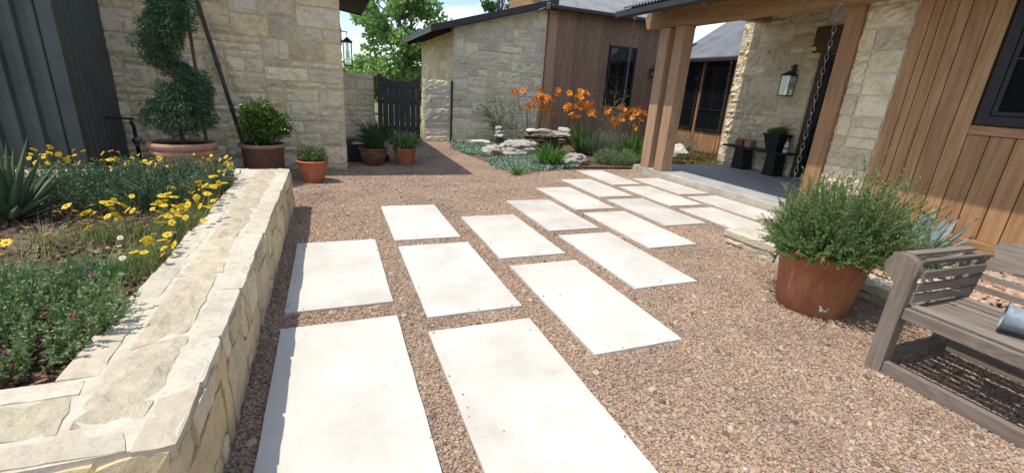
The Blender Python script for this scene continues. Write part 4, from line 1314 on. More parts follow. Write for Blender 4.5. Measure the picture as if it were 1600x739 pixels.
part('front_rail', MB().bevel_box(BX0-0.012, BX0+0.024, BYR+0.046, BYL-0.046, 0.395, 0.468), 'teak_y', bn)
part('front_stretcher', MB().bevel_box(BX0-0.02, BX0+0.0255, BYR+0.046, BYL-0.046, 0.0, 0.088), 'teak_y', bn)
part('back_stretcher', MB().bevel_box(BX1-0.02, BX1+0.02, BYR+0.041, BYL-0.041, 0.05, 0.12), 'teak_y', bn)
part('back_rail', MB().bevel_box(BX1-0.02, BX1+0.02, BYR+0.041, BYL-0.041, 0.36, 0.44), 'teak_y', bn)
ns = 8
for i in range(ns):
    x0 = BX0+0.03+i*(BX1-BX0-0.06)/ns
    z = 0.455-0.018*math.sin(math.pi*(i+0.5)/ns)+(0.012 if i == 0 else 0)
    part('seat_slat', MB().bevel_box(x0+0.009, x0+(BX1-BX0-0.06)/ns-0.009, BYR+0.042, BYL-0.042, z, z+0.018, 0.003), 'teak_y', bn)
for t in (0.33, 0.66):
    yy = BYR+(BYL-BYR)*t
    part('seat_bearer', MB().bevel_box(BX0+0.03, BX1-0.03, yy-0.02, yy+0.02, 0.37, 0.436), 'teak_x', bn)
# scalloped back board, tilted with the back legs
half = [(1.52, 0.735), (1.47, 0.752), (1.43, 0.725), (1.405, 0.722), (1.375, 0.735), (1.36, 0.765), (1.375, 0.80), (1.39, 0.815), (1.37, 0.85), (1.30, 0.868), (1.2, 0.872), (1.08, 0.868), (1.0, 0.89), (0.90, 0.94), (0.75, 0.975), (0.55, 0.985)]
low = [(0.55, 0.83), (0.75, 0.82), (0.92, 0.79), (1.05, 0.735), (1.15, 0.70), (1.26, 0.69), (1.34, 0.675), (1.39, 0.645), (1.405, 0.60), (1.42, 0.46), (1.475, 0.46), (1.49, 0.60)]
mid = 0.55
topc = half+[(2*mid-a, z) for a, z in half[::-1][1:]]
lowc = [(2*mid-a, z) for a, z in low[::-1]]+low[1:]
outline = topc+lowc
def tilt(mb_obj):
    pass
def back_prism(poly, x0, x1, mat, name):
    m_ = MB().prism(poly, 'x', x0, x1)
    for Vv in m_.V:
        Vv[:, 0] += np.clip(Vv[:, 2]-0.46, 0, None)*0.22
    return part(name, m_, mat, bn)
back_prism(outline, BX1-0.036, BX1-0.004, 'teak_y', 'back_board')
for z in (0.525, 0.60):
    back_prism([(BYR+0.07, z), (BYL-0.03, z), (BYL-0.03, z+0.034), (BYR+0.07, z+0.034)], BX1-0.03, BX1-0.008, 'teak_y', 'back_slat')
back_prism([(-0.15, 0.675), (1.25, 0.675), (1.22, 0.71), (-0.12, 0.71)], BX1-0.03, BX1-0.008, 'teak_y', 'back_slat')

# metal vase lying on the seat
def cone_between(mb, a, b_, ra, rb, seg=28, th=0.006):
    a, b_ = np.array(a), np.array(b_)
    d = (b_-a)/np.linalg.norm(b_-a)
    s = unit(np.cross(d, [0, 0, 1.0]))
    u = np.cross(s, d)
    an = np.linspace(0, 2*np.pi, seg, endpoint=False)
    ring = np.cos(an)[:, None]*s+np.sin(an)[:, None]*u
    rings = [a+ring*(ra-th), a+ring*ra, b_+ring*rb, b_+ring*(rb*0.1), a+d*0.15+ring*(ra-th)*0.9, a+d*0.15+ring*0.002]
    V = np.concatenate([rings[5], rings[4], rings[0], rings[1], rings[2], rings[3]])
    F = []
    for r in range(5):
        for i in range(seg):
            F.append((r*seg+i, (r+1)*seg+i, (r+1)*seg+(i+1) % seg, r*seg+(i+1) % seg))
    mb.add(V, F)
    return mb
vs_ = thing('metal_vase', 'galvanised metal tapered vase lying on its side on the bench seat', 'vase', (3.50, 0.95, 0.478))
part('body', cone_between(MB(), (3.50, 1.06, 0.552), (3.63, 0.70, 0.53), 0.074, 0.050), 'can_metal', vs_, smooth=False, sharp=40)
ring = []
for i in range(25):
    a = 2*math.pi*i/24
    d = unit(np.array([0.13, -0.34, -0.02]))
    s = unit(np.cross(d, [0, 0, 1.0]))
    u = np.cross(s, d)
    ring.append(np.array([3.50, 1.06, 0.552])+(math.cos(a)*s+math.sin(a)*u)*0.075)
part('rim', MB().tube(ring, 0.004, 6, cap=False), 'can_metal', vs_, smooth=True)

# ================================================================== POTS
def pot(name, label, cx, cyy, z0, prof, mat, soil_r, soil_z, cat='pot', wob=0.0, seg=48, extra=None):
    t = thing(name, label, cat, (cx, cyy, z0))
    part('body', MB().lathe([(r, z+z0) for r, z in prof], cx, cyy, seg, wob), mat, t, smooth=False, sharp=50)
    m_ = MB()
    an = np.linspace(0, 2*np.pi, 24, endpoint=False)
    V = [(cx, cyy, z0+soil_z+0.01)]+[(cx+soil_r*math.cos(a), cyy+soil_r*math.sin(a), z0+soil_z) for a in an]
    m_.add(V, [(0, 1+i, 1+(i+1) % 24) for i in range(24)])
    part('soil', m_, 'soil', t)
    return t
# big leaning-looking terracotta pot
bp = pot('terracotta_pot', 'big weathered terracotta pot holding the rosemary', 3.74, 2.24, 0.0,
    [(0.005, 0.0), (0.255, 0.0), (0.265, 0.01), (0.30, 0.28), (0.325, 0.44), (0.338, 0.455), (0.345, 0.47), (0.345, 0.505), (0.335, 0.515), (0.305, 0.515), (0.298, 0.45), (0.29, 0.40)], 'terra_big', 0.294, 0.455, wob=0.006)
# chipped pale patch near the base, a thin flake of lime on the surface
m_ = MB()
for (du, dz, s) in ((0.0, 0.085, 0.022), (0.03, 0.078, 0.016), (-0.012, 0.11, 0.011), (0.045, 0.10, 0.009)):
    ang = math.atan2(-2.24, -3.74)+0.30+du/0.28
    rr = 0.266+0.13*dz+0.0035
    k = 9
    c_ = np.array([3.74+rr*math.cos(ang), 2.24+rr*math.sin(ang), dz])
    tv = np.array([-math.sin(ang), math.cos(ang), 0])
    uv = np.array([math.cos(ang)*0.12, math.sin(ang)*0.12, 1.0])
    nv = np.array([math.cos(ang), math.sin(ang), 0])
    ring = [c_+tv*s*math.cos(a)*random.uniform(0.6, 1.2)+uv*s*math.sin(a)*random.uniform(0.6, 1.2) for a in np.linspace(0, 2*np.pi, k, endpoint=False)]
    V = [p-nv*0.002 for p in ring]+[p for p in ring]+[c_+nv*0.001]
    m_.add(V, [(i, (i+1) % k, k+(i+1) % k, k+i) for i in range(k)])
    m_.F.setdefault(3, []).append(np.array([(k+i, k+(i+1) % k, 2*k) for i in range(k)])+m_.n-(2*k+1))
part('lime_patch', m_, 'pot_chip', bp)

# rosemary
rg = np.random.default_rng(101)
rm = thing('rosemary_bush', 'bushy green rosemary spilling over the big terracotta pot', 'shrub', (3.74, 2.24, 0.46))
ns = 760
ang = rg.uniform(0, 2*np.pi, ns)
base = np.stack([3.74+0.22*np.sqrt(rg.uniform(0, 1, ns))*np.cos(ang), 2.24+0.22*np.sqrt(rg.uniform(0, 1, ns))*np.sin(ang), np.full(ns, 0.46)], 1)
elev = np.radians(rg.uniform(14, 89, ns)**1.0)
D = np.stack([np.cos(elev)*np.cos(ang), np.cos(elev)*np.sin(ang), np.sin(elev)], 1)
lat = np.array([0.5, -0.87, 0.0])                    # grows longer away from the porch, over the bench arm
L = rg.uniform(0.30, 0.58, ns)*np.exp(rg.normal(0, 0.12, ns))*(0.97+0.36*(D@lat))
L[elev > np.radians(55)] *= 1.2
bend = rg.uniform(-0.12, 0.34, ns)*np.cos(elev)
X = stems_curve(base, D, L, bend, 8)
X += np.cumsum(rg.normal(0, 0.006, X.shape), axis=1)
# side shoots
P, T = along(X, 2, rg, 0.3, 0.85)
D2 = unit(T+rand_dirs(len(P), rg)*0.55+np.array([0, 0, 0.35]))
X2 = stems_curve(P, D2, rg.uniform(0.07, 0.18, len(P)), rg.uniform(-0.2, 0.3, len(P)), 5)
m_ = MB()
thin_stems(m_, X, 0.0035, 0.0012)
thin_stems(m_, X2, 0.0016, 0.0008)
part('stems', m_, 'stem_wood', rm)
m_ = MB()
for XX, k, t0 in ((X, 70, 0.25), (X2, 26, 0.0)):
    P, T = along(XX, k, rg, t0, 1.0)
    Dn = unit(T*0.9+rand_dirs(len(P), rg)*0.75)
    leaves(m_, P, Dn, rg.uniform(0.016, 0.028, len(P)), 0.0066, rg, 0.2)
part('needles', m_, 'rosemary', rm)

# agave
def agave(name, label, c, n, L, W, mat, spine, rg, el=(20, 75), curve=0.15, cat='agave', droop=None):
    t = thing(name, label, cat, c)
    mL, mS = MB(), MB()
    for i in range(n):
        f = (i+0.5)/n
        a = i*2.39996
        e = math.radians(el[1]+(el[0]-el[1])*f)+rg.normal(0, 0.04)
        l = L*(0.72+0.28*math.sin(math.pi*min(1, f+0.25)))*rg.uniform(0.9, 1.08)
        d = np.array([math.cos(e)*math.cos(a), math.cos(e)*math.sin(a), math.sin(e)])
        s = np.array([-math.sin(a), math.cos(a), 0])
        up = np.cross(s, d)*-1
        if up[2] < 0:
            up = -up
        N = 7
        V = []
        for k in range(N):
            u = k/(N-1)
            wv = W*(0.55+0.6*math.sin(math.pi*min(1.0, u*0.9+0.12)))*(1-u**3.5)*0.5+0.001
            cpt = np.array(c)+d*l*u+up*curve*l*(u**2)*(1 if not droop else -droop)+np.array([0, 0, 0.02])
            V += [cpt-s*wv+up*wv*0.5, cpt-up*wv*0.22, cpt+s*wv+up*wv*0.5, cpt-up*(wv*0.22+0.012*(1-u))]
        F = []
        for k in range(N-1):
            o_ = k*4
            F += [(o_, o_+1, o_+5, o_+4), (o_+1, o_+2, o_+6, o_+5), (o_+2, o_+3, o_+7, o_+6), (o_+3, o_, o_+4, o_+7)]
        mL.add(V, F)
        tip = V[-3]
        if spine:
            mS.tube([tip-d*0.012, tip+(d+up*2*curve*(1 if not droop else 0))*0.03], [0.006, 0.0008], 5)
    part('leaves', mL, mat, t, smooth=True)
    if spine:
        part('spines', mS, 'agave_spine', t)
    return t
agave('blue_agave', 'blue grey agave with dark spines behind the bench arm', (5.30, 2.35, 0.135), 30, 0.62, 0.11, 'agave', True, np.random.default_rng(4), (12, 82), 0.10)

# spiral topiary
sp = pot('terracotta_pot', 'wide pale terracotta pot with double rolled rim under the spiral topiary', -1.89, 7.38, 0.0,
    [(0.005, 0), (0.26, 0.0), (0.27, 0.02), (0.33, 0.40), (0.345, 0.47), (0.385, 0.485), (0.395, 0.505), (0.385, 0.53), (0.36, 0.54), (0.385, 0.56), (0.405, 0.585), (0.405, 0.615), (0.39, 0.635), (0.355, 0.635), (0.345, 0.56)], 'terra_pale', 0.352, 0.60)
rg = np.random.default_rng(55)
tp = thing('spiral_topiary', 'tall dark green juniper clipped into a spiral', 'topiary', (-1.89, 7.38, 0.6))
trunk = [(-1.89+0.02*math.sin(z*5), 7.38+0.02*math.cos(z*4), z) for z in np.linspace(0.6, 3.1, 14)]
part('trunk', MB().tube(trunk, np.linspace(0.03, 0.012, 14), 8), 'stem_wood', tp, smooth=True)
part('stake', MB().bevel_box(-1.66, -1.625, 7.44, 7.475, 0.60, 2.6, 0.004), 'lintel', tp)
lobes = [(-1.88, 7.34, 0.98, 0.41, 0.36, 0.24), (-1.78, 7.30, 1.20, 0.32, 0.30, 0.22), (-1.68, 7.36, 1.38, 0.22, 0.24, 0.16), (-1.78, 7.46, 1.52, 0.14, 0.16, 0.10),
         (-1.98, 7.40, 1.68, 0.19, 0.2, 0.15), (-1.98, 7.30, 1.86, 0.21, 0.22, 0.17), (-1.88, 7.26, 2.03, 0.25, 0.24, 0.19), (-1.78, 7.34, 2.20, 0.24, 0.24, 0.2), (-1.80, 7.42, 2.42, 0.25, 0.25, 0.2), (-1.9, 7.38, 2.68, 0.2, 0.2, 0.2), (-1.88, 7.38, 2.95, 0.12, 0.12, 0.2)]
m_, m2 = MB(), MB()
for lb_ in lobes:
    vol = lb_[3]*lb_[4]*lb_[5]
    n = int(1100+190000*vol)
    n = min(n, 7000)
    P, d = ellipsoid_pts(lb_[:3], lb_[3:], n, rg, 0.45)
    # twiggy surface: shift clumps in and out
    ph = np.sin(P[:, 0]*31)+np.sin(P[:, 1]*27+1)+np.sin(P[:, 2]*33+2)
    P += d*(0.03*ph)[:, None]+rg.normal(0, 0.012, P.shape)
    D = unit(d*0.7+rand_dirs(n, rg, 0.3)*0.7)
    leaves(m_, P, D, rg.uniform(0.025, 0.055, n), rg.uniform(0.010, 0.016, n), rg)
    low_ = d[:, 2] < -0.25
    if low_.any():
        leaves(m2, P[low_][::2]-np.array([0, 0, 0.01]), D[low_][::2], 0.05, 0.006, rg)
part('foliage', m_, 'juniper', tp)
part('dry_twigs', m2, 'juniper_dry', tp)
br = MB()
for lb_ in lobes[:9]:
    for k in range(7):
        P, d = ellipsoid_pts(lb_[:3], lb_[3:], 1, rg, 0.8)
        z0 = max(0.62, lb_[2]-0.12)
        br.tube([(-1.89, 7.38, z0), (np.array([-1.89, 7.38, z0])+P[0])/2+np.array([0, 0, 0.03]), P[0]], [0.008, 0.005, 0.002], 5)
part('branches', br, 'stem_wood', tp)

# boxwood
pot('glazed_pot', 'tall brown glazed pot with a paler rim under the leafy boxwood', -1.0, 7.85, 0.0,
    [(0.005, 0), (0.255, 0.0), (0.265, 0.02), (0.295, 0.50), (0.30, 0.51)], 'pot_brown', 0.29, 0.54)
o_ = [o for o in C.objects if o.name.startswith('glazed_pot')][-1]
part('rim', MB().lathe([(0.30, 0.51), (0.325, 0.515), (0.335, 0.535), (0.33, 0.56), (0.315, 0.572), (0.295, 0.57), (0.288, 0.53)], -1.0, 7.85, 48), 'pot_brown_rim', o_, sharp=60)
rg = np.random.default_rng(66)
def leafy_shrub(name, label, c, lobes, n, leafL, leafW, mat, rg, stem_n=30, sm='stem_wood', shell=0.35, cat='shrub', up=0.4, clump=9):
    t = thing(name, label, cat, c)
    br, lf = MB(), MB()
    for i in range(stem_n):
        lb_ = lobes[i % len(lobes)]
        P, d = ellipsoid_pts(lb_[:3], lb_[3:], 1, rg, 0.7)
        m0 = (np.array(c)*0.5+P[0]*0.5)+rg.normal(0, 0.01, 3)
        br.tube([np.array(c), m0, P[0]], [0.006, 0.004, 0.0015], 4)
    part('stems', br, sm, t, kind='stuff')
    vols = np.array([lb_[3]*lb_[4]*lb_[5] for lb_ in lobes])
    for lb_, v in zip(lobes, vols):
        k = int(n*v/vols.sum()/clump)+1
        P, d = ellipsoid_pts(lb_[:3], lb_[3:], k, rg, shell)
        # little sprays of leaves round each twig tip
        PP = np.repeat(P, clump, 0)+rg.normal(0, leafL*0.75, (k*clump, 3))
        DD = unit(np.repeat(d, clump, 0)*0.6+rand_dirs(k*clump, rg, up)*0.8)
        leaves(lf, PP, DD, leafL*rg.uniform(0.7, 1.25, k*clump), leafW*rg.uniform(0.8, 1.2, k*clump), rg, 0.22)
    part('foliage', lf, mat, t)
    return t
leafy_shrub('boxwood_shrub', 'glossy leafy boxwood in the tall brown pot', (-1.0, 7.85, 0.55),
    [(-1.0, 7.85, 0.78, 0.25, 0.24, 0.20), (-0.93, 7.85, 0.94, 0.20, 0.2, 0.16), (-1.08, 7.82, 1.0, 0.14, 0.15, 0.15), (-0.80, 7.8, 0.90, 0.15, 0.15, 0.12), (-0.72, 7.8, 0.80, 0.13, 0.13, 0.1), (-0.95, 7.8, 1.09, 0.09, 0.1, 0.08)],
    4600, 0.055, 0.034, 'boxwood', rg, 40)

# tilted small terracotta pot
mp = pot('terracotta_pot', 'small bright orange terracotta pot standing at the end of the planter', -0.31, 7.66, 0.0,
    [(0.005, 0), (0.145, 0.0), (0.155, 0.012), (0.205, 0.22), (0.215, 0.27), (0.222, 0.30), (0.238, 0.315), (0.24, 0.335), (0.23, 0.345), (0.21, 0.345), (0.20, 0.29)], 'terra_orange', 0.205, 0.30)
leafy_shrub('small_shrub', 'low rounded grey green shrub in the small orange terracotta pot', (-0.31, 7.66, 0.31),
    [(-0.33, 7.66, 0.42, 0.17, 0.15, 0.09), (-0.24, 7.62, 0.40, 0.15, 0.14, 0.08), (-0.36, 7.68, 0.48, 0.11, 0.1, 0.07), (-0.17, 7.58, 0.46, 0.06, 0.06, 0.09)], 2600, 0.032, 0.02, 'shrub_small', np.random.default_rng(8), 26)

# pots by the steps
st_ = thing('door_steps', 'two black wooden steps at the corner of the limestone building', 'steps', (0.6, 9.7, 0))
part('step', MB().bevel_box(0.27, 1.08, 9.50, 10.6, 0.0, 0.13), 'step_dark', st_)
part('step', MB().bevel_box(0.27, 0.74, 9.52, 10.58, 0.131, 0.345), 'step_dark', st_)
me = stone_mesh([(0.36, 9.62), (0.60, 9.60), (0.64, 9.78), (0.40, 9.86)], ((0, 0, 0.346), (1, 0, 0), (0, 1, 0), (0, 0, 1)), 0.03, np.random.default_rng(2), 0.012, 0.2, off=(0.5, 9.7, 0.346), back=0.0)
solo('flat_stone', me, 'rock_pale', 'flat pale stone lying on the upper black step', 'stone', (0.5, 9.7, 0.346))
pot('glazed_pot', 'round reddish brown glazed pot in front of the black steps', 0.74, 9.18, 0.0,
    [(0.005, 0), (0.15, 0.0), (0.17, 0.015), (0.225, 0.12), (0.258, 0.24), (0.262, 0.30), (0.275, 0.315), (0.278, 0.335), (0.265, 0.345), (0.245, 0.34), (0.24, 0.29)], 'pot_glaze', 0.245, 0.30)
leafy_shrub('small_shrub', 'dark upright fine leaved shrub in the round reddish brown pot', (0.74, 9.18, 0.31),
    [(0.74, 9.18, 0.42, 0.19, 0.18, 0.11), (0.78, 9.16, 0.55, 0.15, 0.15, 0.11), (0.70, 9.16, 0.52, 0.12, 0.12, 0.1)], 3200, 0.045, 0.011, 'fern_dark', np.random.default_rng(9), 26, up=1.3)
def strap_plant(name, label, c, n, L, W, mat, rg, el=(25, 85), droop=(0.3, 0.8), r=0.05, cat='plant', fold=0.25, segs=6):
    t = thing(name, label, cat, c)
    a = rg.uniform(0, 2*np.pi, n)
    e = np.radians(rg.uniform(el[0], el[1], n))
    D = np.stack([np.cos(e)*np.cos(a), np.cos(e)*np.sin(a), np.sin(e)], 1)
    rr = r*np.sqrt(rg.uniform(0, 1, n))
    P = np.array(c)+np.stack([rr*np.cos(a), rr*np.sin(a), np.zeros(n)], 1)
    m_ = MB()
    blades(m_, P, D, rg.uniform(L[0], L[1], n), rg.uniform(W*0.75, W*1.2, n), rg.uniform(droop[0], droop[1], n), rg, segs, fold=fold)
    part('leaves', m_, mat, t, smooth=False)
    return t
pot('terracotta_pot', 'tapered orange terracotta pot right of the round brown pot, by the gate', 1.36, 9.24, 0.0,
    [(0.005, 0), (0.17, 0.0), (0.178, 0.012), (0.215, 0.29), (0.232, 0.30), (0.235, 0.335), (0.225, 0.345), (0.205, 0.34), (0.20, 0.29)], 'terra_orange', 0.205, 0.30)
strap_plant('spider_plant', 'arching pale green grassy plant spilling from the tapered orange pot', (1.36, 9.24, 0.30), 360, (0.5, 0.85), 0.028, 'spider', np.random.default_rng(12), (42, 88), (0.4, 0.85), 0.14)
pot('plant_pot', 'dark pot on the lower black step behind the round brown pot', 0.86, 9.78, 0.131,
    [(0.005, 0), (0.12, 0.0), (0.16, 0.26), (0.165, 0.27), (0.15, 0.27), (0.145, 0.2)], 'step_dark', 0.147, 0.22)
strap_plant('strappy_plant', 'dark arching strap leaved plant behind the round brown pot', (0.86, 9.78, 0.35), 240, (0.65, 1.0), 0.03, 'fern_dark', np.random.default_rng(13), (35, 86), (0.3, 0.7), 0.10)

# ---- leaning pole and standpipe
pp = thing('leaning_pole', 'dark steel pole leaning against the limestone wall behind the boxwood', 'pole', (-1.27, 8.42, 0.0))
a, b_ = np.array([-1.26, 8.38, 0.01]), np.array([-1.83, 8.60, 3.02])
part('shaft', MB().tube([a, b_], 0.03, 10), 'pole_steel', pp, smooth=True)
for t in (0.33, 0.55):
    q = a+(b_-a)*t
    part('collar', MB().tube([q-(b_-a)*0.008, q+(b_-a)*0.008], 0.038, 10), 'pole_steel', pp, smooth=True)
fc_ = thing('garden_standpipe', 'dark metal hose tap on a standpipe in the corner by the green siding', 'tap', (-2.72, 8.32, 0))
part('pipe', MB().tube([(-2.72, 8.32, 0), (-2.72, 8.32, 0.72), (-2.735, 8.30, 0.80)], 0.025, 8), 'black', fc_, smooth=True)
part('handle', MB().tube([(-2.70, 8.30, 0.83), (-2.85, 8.15, 0.85), (-2.92, 8.05, 0.86)], [0.016, 0.014, 0.02], 8), 'black', fc_, smooth=True)
part('valve', MB().tube([(-2.72, 8.27, 0.52), (-2.68, 8.20, 0.52), (-2.66, 8.14, 0.45)], [0.045, 0.04, 0.025], 10), 'pole_steel', fc_, smooth=True)
part('spout_collar', MB().tube([(-2.66, 8.145, 0.56), (-2.60, 8.13, 0.56)], 0.035, 10), 'can_metal', fc_, smooth=True)

# ---- lanterns
def lantern(name, label, c, w_, d_, h_, wallx, sg, rg=None):
    """box lantern; c = centre of bottom; wallx = wall face x; sg = -1 when hanging off a wall facing -x"""
    x, y, z = c
    t = thing(name, label, 'lantern', c)
    f = 0.012
    for sx in (-1, 1):
        for sy in (-1, 1):
            part('frame_bar', MB().box(x+sx*w_/2-f/2, x+sx*w_/2+f/2, y+sy*d_/2-f/2, y+sy*d_/2+f/2, z+f, z+h_-f), 'black', t)
    part('base', MB().bevel_box(x-w_/2-0.012, x+w_/2+0.012, y-d_/2-0.012, y+d_/2+0.012, z-0.008, z+f), 'black', t)
    cp = MB()
    cp.bevel_box(x-w_/2-0.018, x+w_/2+0.018, y-d_/2-0.018, y+d_/2+0.018, z+h_-f, z+h_+0.02)
    cp.add([(x-w_/2, y-d_/2, z+h_+0.021), (x+w_/2, y-d_/2, z+h_+0.021), (x+w_/2, y+d_/2, z+h_+0.021), (x-w_/2, y+d_/2, z+h_+0.021), (x, y, z+h_+0.09)], [(0, 1, 4), (1, 2, 4), (2, 3, 4), (3, 0, 4)])
    part('cap', cp, 'black', t)
    for (x0, x1, y0, y1) in ((x-w_/2-0.002, x-w_/2+0.002, y-d_/2+f, y+d_/2-f), (x+w_/2-0.002, x+w_/2+0.002, y-d_/2+f, y+d_/2-f), (x-w_/2+f, x+w_/2-f, y-d_/2-0.002, y-d_/2+0.002), (x-w_/2+f, x+w_/2-f, y+d_/2-0.002, y+d_/2+0.002)):
        part('pane', MB().box(x0, x1, y0, y1, z+f+0.002, z+h_-f-0.002), 'lglass', t)
    part('bulb', MB().lathe([(0.004, z+0.30*h_), (0.02, z+0.34*h_), (0.032, z+0.48*h_), (0.026, z+0.60*h_), (0.016, z+0.70*h_), (0.016, z+h_)], x, y, 14), 'bottle_white', t, smooth=True)
    part('back_plate', MB().bevel_box(min(wallx, wallx+sg*0.02), max(wallx, wallx+sg*0.02), y-0.05, y+0.05, z+h_-0.06, z+h_+0.22), 'black', t)
    part('bracket', MB().tube([(wallx+sg*0.02, y, z+h_+0.17), (x, y, z+h_+0.17), (x, y, z+h_+0.05)], 0.011, 6), 'black', t)
    return t
lantern('wall_lantern', 'black glazed lantern on the shaded porch stone wall above the bench', (9.17, 7.26, 1.83), 0.16, 0.22, 0.42, 9.285, -1)
lantern('wall_lantern', 'black lantern standing out from the limestone building corner beside the gate', (0.36, 9.3, 1.82), 0.14, 0.14, 0.40, 0.25, 1)
lantern('wall_lantern', 'small black lantern on the brown boards beside the porch post', (10.05, 13.0, 2.25), 0.12, 0.12, 0.22, 10.19, 1)

# ---- rain chains
def link_mesh():
    V, F = [], []
    m, s = 12, 5
    for i in range(m):
        a = 2*math.pi*i/m
        cxx, cz = 0.019*math.cos(a), 0.046*math.sin(a)
        nx, nz = math.cos(a), math.sin(a)
        for j in range(s):
            b2_ = 2*math.pi*j/s
            V.append((cxx+0.0066*math.cos(b2_)*nx, 0.0066*math.sin(b2_), cz+0.0066*math.cos(b2_)*nz))
    for i in range(m):
        for j in range(s):
            F.append((i*s+j, ((i+1) % m)*s+j, ((i+1) % m)*s+(j+1) % s, i*s+(j+1) % s))
    me = mesh_np('link', np.array(V), np.array(F), True)
    me.materials.append(MAT['chain'])
    return me
LINK = link_mesh()
def rain_chain(label, x, y, z0, z1, funnel=True, sway=0.0):
    t = thing('rain_chain', label, 'chain', (x, y, z0), 'rain chains hanging from the gutters')
    z = z1-0.03
    k = 0
    while z > z0+0.03:
        o = bpy.data.objects.new('link', LINK)
        C.objects.link(o)
        o.parent = t
        o.location = (sway*math.sin((z1-z)*2.0), 0, z-z0)
        o.rotation_euler = (0.0, 0.0, (k % 2)*math.pi/2+0.5+random.uniform(-0.15, 0.15))
        z -= 0.078
        k += 1
    if funnel:
        part('funnel', MB().lathe([(0.012, z1-0.06), (0.03, z1+0.0), (0.045, z1+0.06), (0.04, z1+0.06), (0.008, z1-0.05)], x, y, 16), 'galv', t, smooth=True)
    return t
rain_chain('rain chain hanging off the porch gutter end in front of the brown board wall', 5.74, 8.22, 0.02, 3.10)
rain_chain('nearest rain chain, hanging before the dark porch door and wood post', 5.74, 4.10, 0.16, 3.10, True, 0.004)
rain_chain('dark rain chain hanging in front of the wing windows', 10.69, 10.36, 0.02, 2.70)

# ================================================================== PORCH THINGS
pb = thing('porch_bench', 'black plank bench with slanted legs against the porch stone wall', 'bench', (9.0, 7.5, 0.15))
part('seat', MB().prism([(6.72, 0.625), (8.28, 0.625), (8.33, 0.64), (8.33, 0.655), (8.25, 0.675), (6.75, 0.675), (6.67, 0.655), (6.67, 0.64)], 'x', 8.82, 9.20), 'black', pb)
for (a0, a1, b0, b1) in ((7.66, 7.98, 7.72, 7.96), (6.84, 7.12, 6.88, 7.10)):
    part('leg', MB().prism([(a0, 0.151), (a1, 0.151), (b1, 0.624), (b0, 0.624)], 'x', 8.86, 9.16), 'black', pb)
def square_pot(name, label, c, w0, w1, h, mat, soil=True):
    x, y, z = c
    t = thing(name, label, 'pot', c)
    V = []
    for (hw, zz) in ((w0/2, z), (w1/2, z+h), (w1/2-0.012, z+h), (w1/2-0.015, z+h-0.03)):
        V += [(x-hw, y-hw, zz), (x+hw, y-hw, zz), (x+hw, y+hw, zz), (x-hw, y+hw, zz)]
    F = [(3, 2, 1, 0)]
    for r in range(3):
        for i in range(4):
            F.append((r*4+i, r*4+(i+1) % 4, (r+1)*4+(i+1) % 4, (r+1)*4+i))
    m_ = MB()
    m_.add(V, F)
    part('body', m_, mat, t)
    if w1 > w0*1.1:
        m_ = MB().bevel_box(x-w1/2-0.012, x+w1/2+0.012, y-w1/2-0.012, y-w1/2+0.012, z+h-0.035, z+h+0.004, 0.003)
        m_.bevel_box(x-w1/2-0.012, x+w1/2+0.012, y+w1/2-0.012, y+w1/2+0.012, z+h-0.035, z+h+0.004, 0.003)
        m_.bevel_box(x-w1/2-0.012, x-w1/2+0.012, y-w1/2+0.0125, y+w1/2-0.0125, z+h-0.035, z+h+0.004, 0.003)
        m_.bevel_box(x+w1/2-0.012, x+w1/2+0.012, y-w1/2+0.0125, y+w1/2-0.0125, z+h-0.035, z+h+0.004, 0.003)
        part('rim', m_, mat, t)
    m_ = MB()
    hw = w1/2-0.014
    m_.add([(x-hw, y-hw, z+h-0.025), (x+hw, y-hw, z+h-0.025), (x+hw, y+hw, z+h-0.025), (x-hw, y+hw, z+h-0.025)], [(0, 1, 2, 3)])
    part('soil', m_, 'soil', t)
    return t
square_pot('square_pot', 'small brick red square pot on the left of the porch bench', (8.98, 7.93, 0.676), 0.17, 0.18, 0.14, 'brick_pot')
square_pot('square_pot', 'small pinkish square pot beside the brick red one on the porch bench', (8.98, 7.68, 0.676), 0.17, 0.18, 0.14, 'pot_pink')
def succulent(label, c, rg):
    t = thing('succulent', label, 'plant', c)
    m_ = MB()
    n = 46
    P = np.array(c)+np.stack([rg.uniform(-0.08, 0.08, n), rg.uniform(-0.08, 0.08, n), np.zeros(n)], 1)
    D = rand_dirs(n, rg, 1.3)
    leaves(m_, P, D, rg.uniform(0.04, 0.09, n), 0.02, rg, 0.3)
    part('leaves', m_, 'red_succ', t)
succulent('reddish spiky succulent in the brick red square pot', (8.98, 7.93, 0.79), np.random.default_rng(1))
succulent('whitish spiky succulent in the pinkish square pot', (8.98, 7.68, 0.79), np.random.default_rng(2))
square_pot('square_planter', 'black tapered square planter on the right of the porch bench', (8.98, 7.03, 0.676), 0.24, 0.40, 0.36, 'black')
leafy_shrub('small_shrub', 'dark mounded plant in the black tapered planter', (8.98, 7.03, 1.0), [(8.98, 7.05, 1.05, 0.18, 0.19, 0.08), (8.96, 6.98, 1.08, 0.12, 0.12, 0.06)], 1500, 0.04, 0.02, 'boxwood', np.random.default_rng(3), 16)
sb = thing('spray_bottle', 'white plastic bottle with a red cap beside the black planter on the porch bench', 'bottle', (8.96, 6.755, 0.676))
part('body', MB().lathe([(0.002, 0.676), (0.045, 0.677), (0.05, 0.70), (0.048, 0.82), (0.03, 0.88), (0.022, 0.90), (0.022, 0.915)], 8.96, 6.755, 20), 'bottle_white', sb, smooth=True)
part('cap', MB().lathe([(0.026, 0.91), (0.028, 0.915), (0.028, 0.96), (0.018, 0.985), (0.001, 0.987)], 8.96, 6.755, 16), 'red_plastic', sb, smooth=True)
part('label_band', MB().lathe([(0.0505, 0.74), (0.0505, 0.80)], 8.96, 6.755, 20), 'bottle_label', sb, smooth=True)

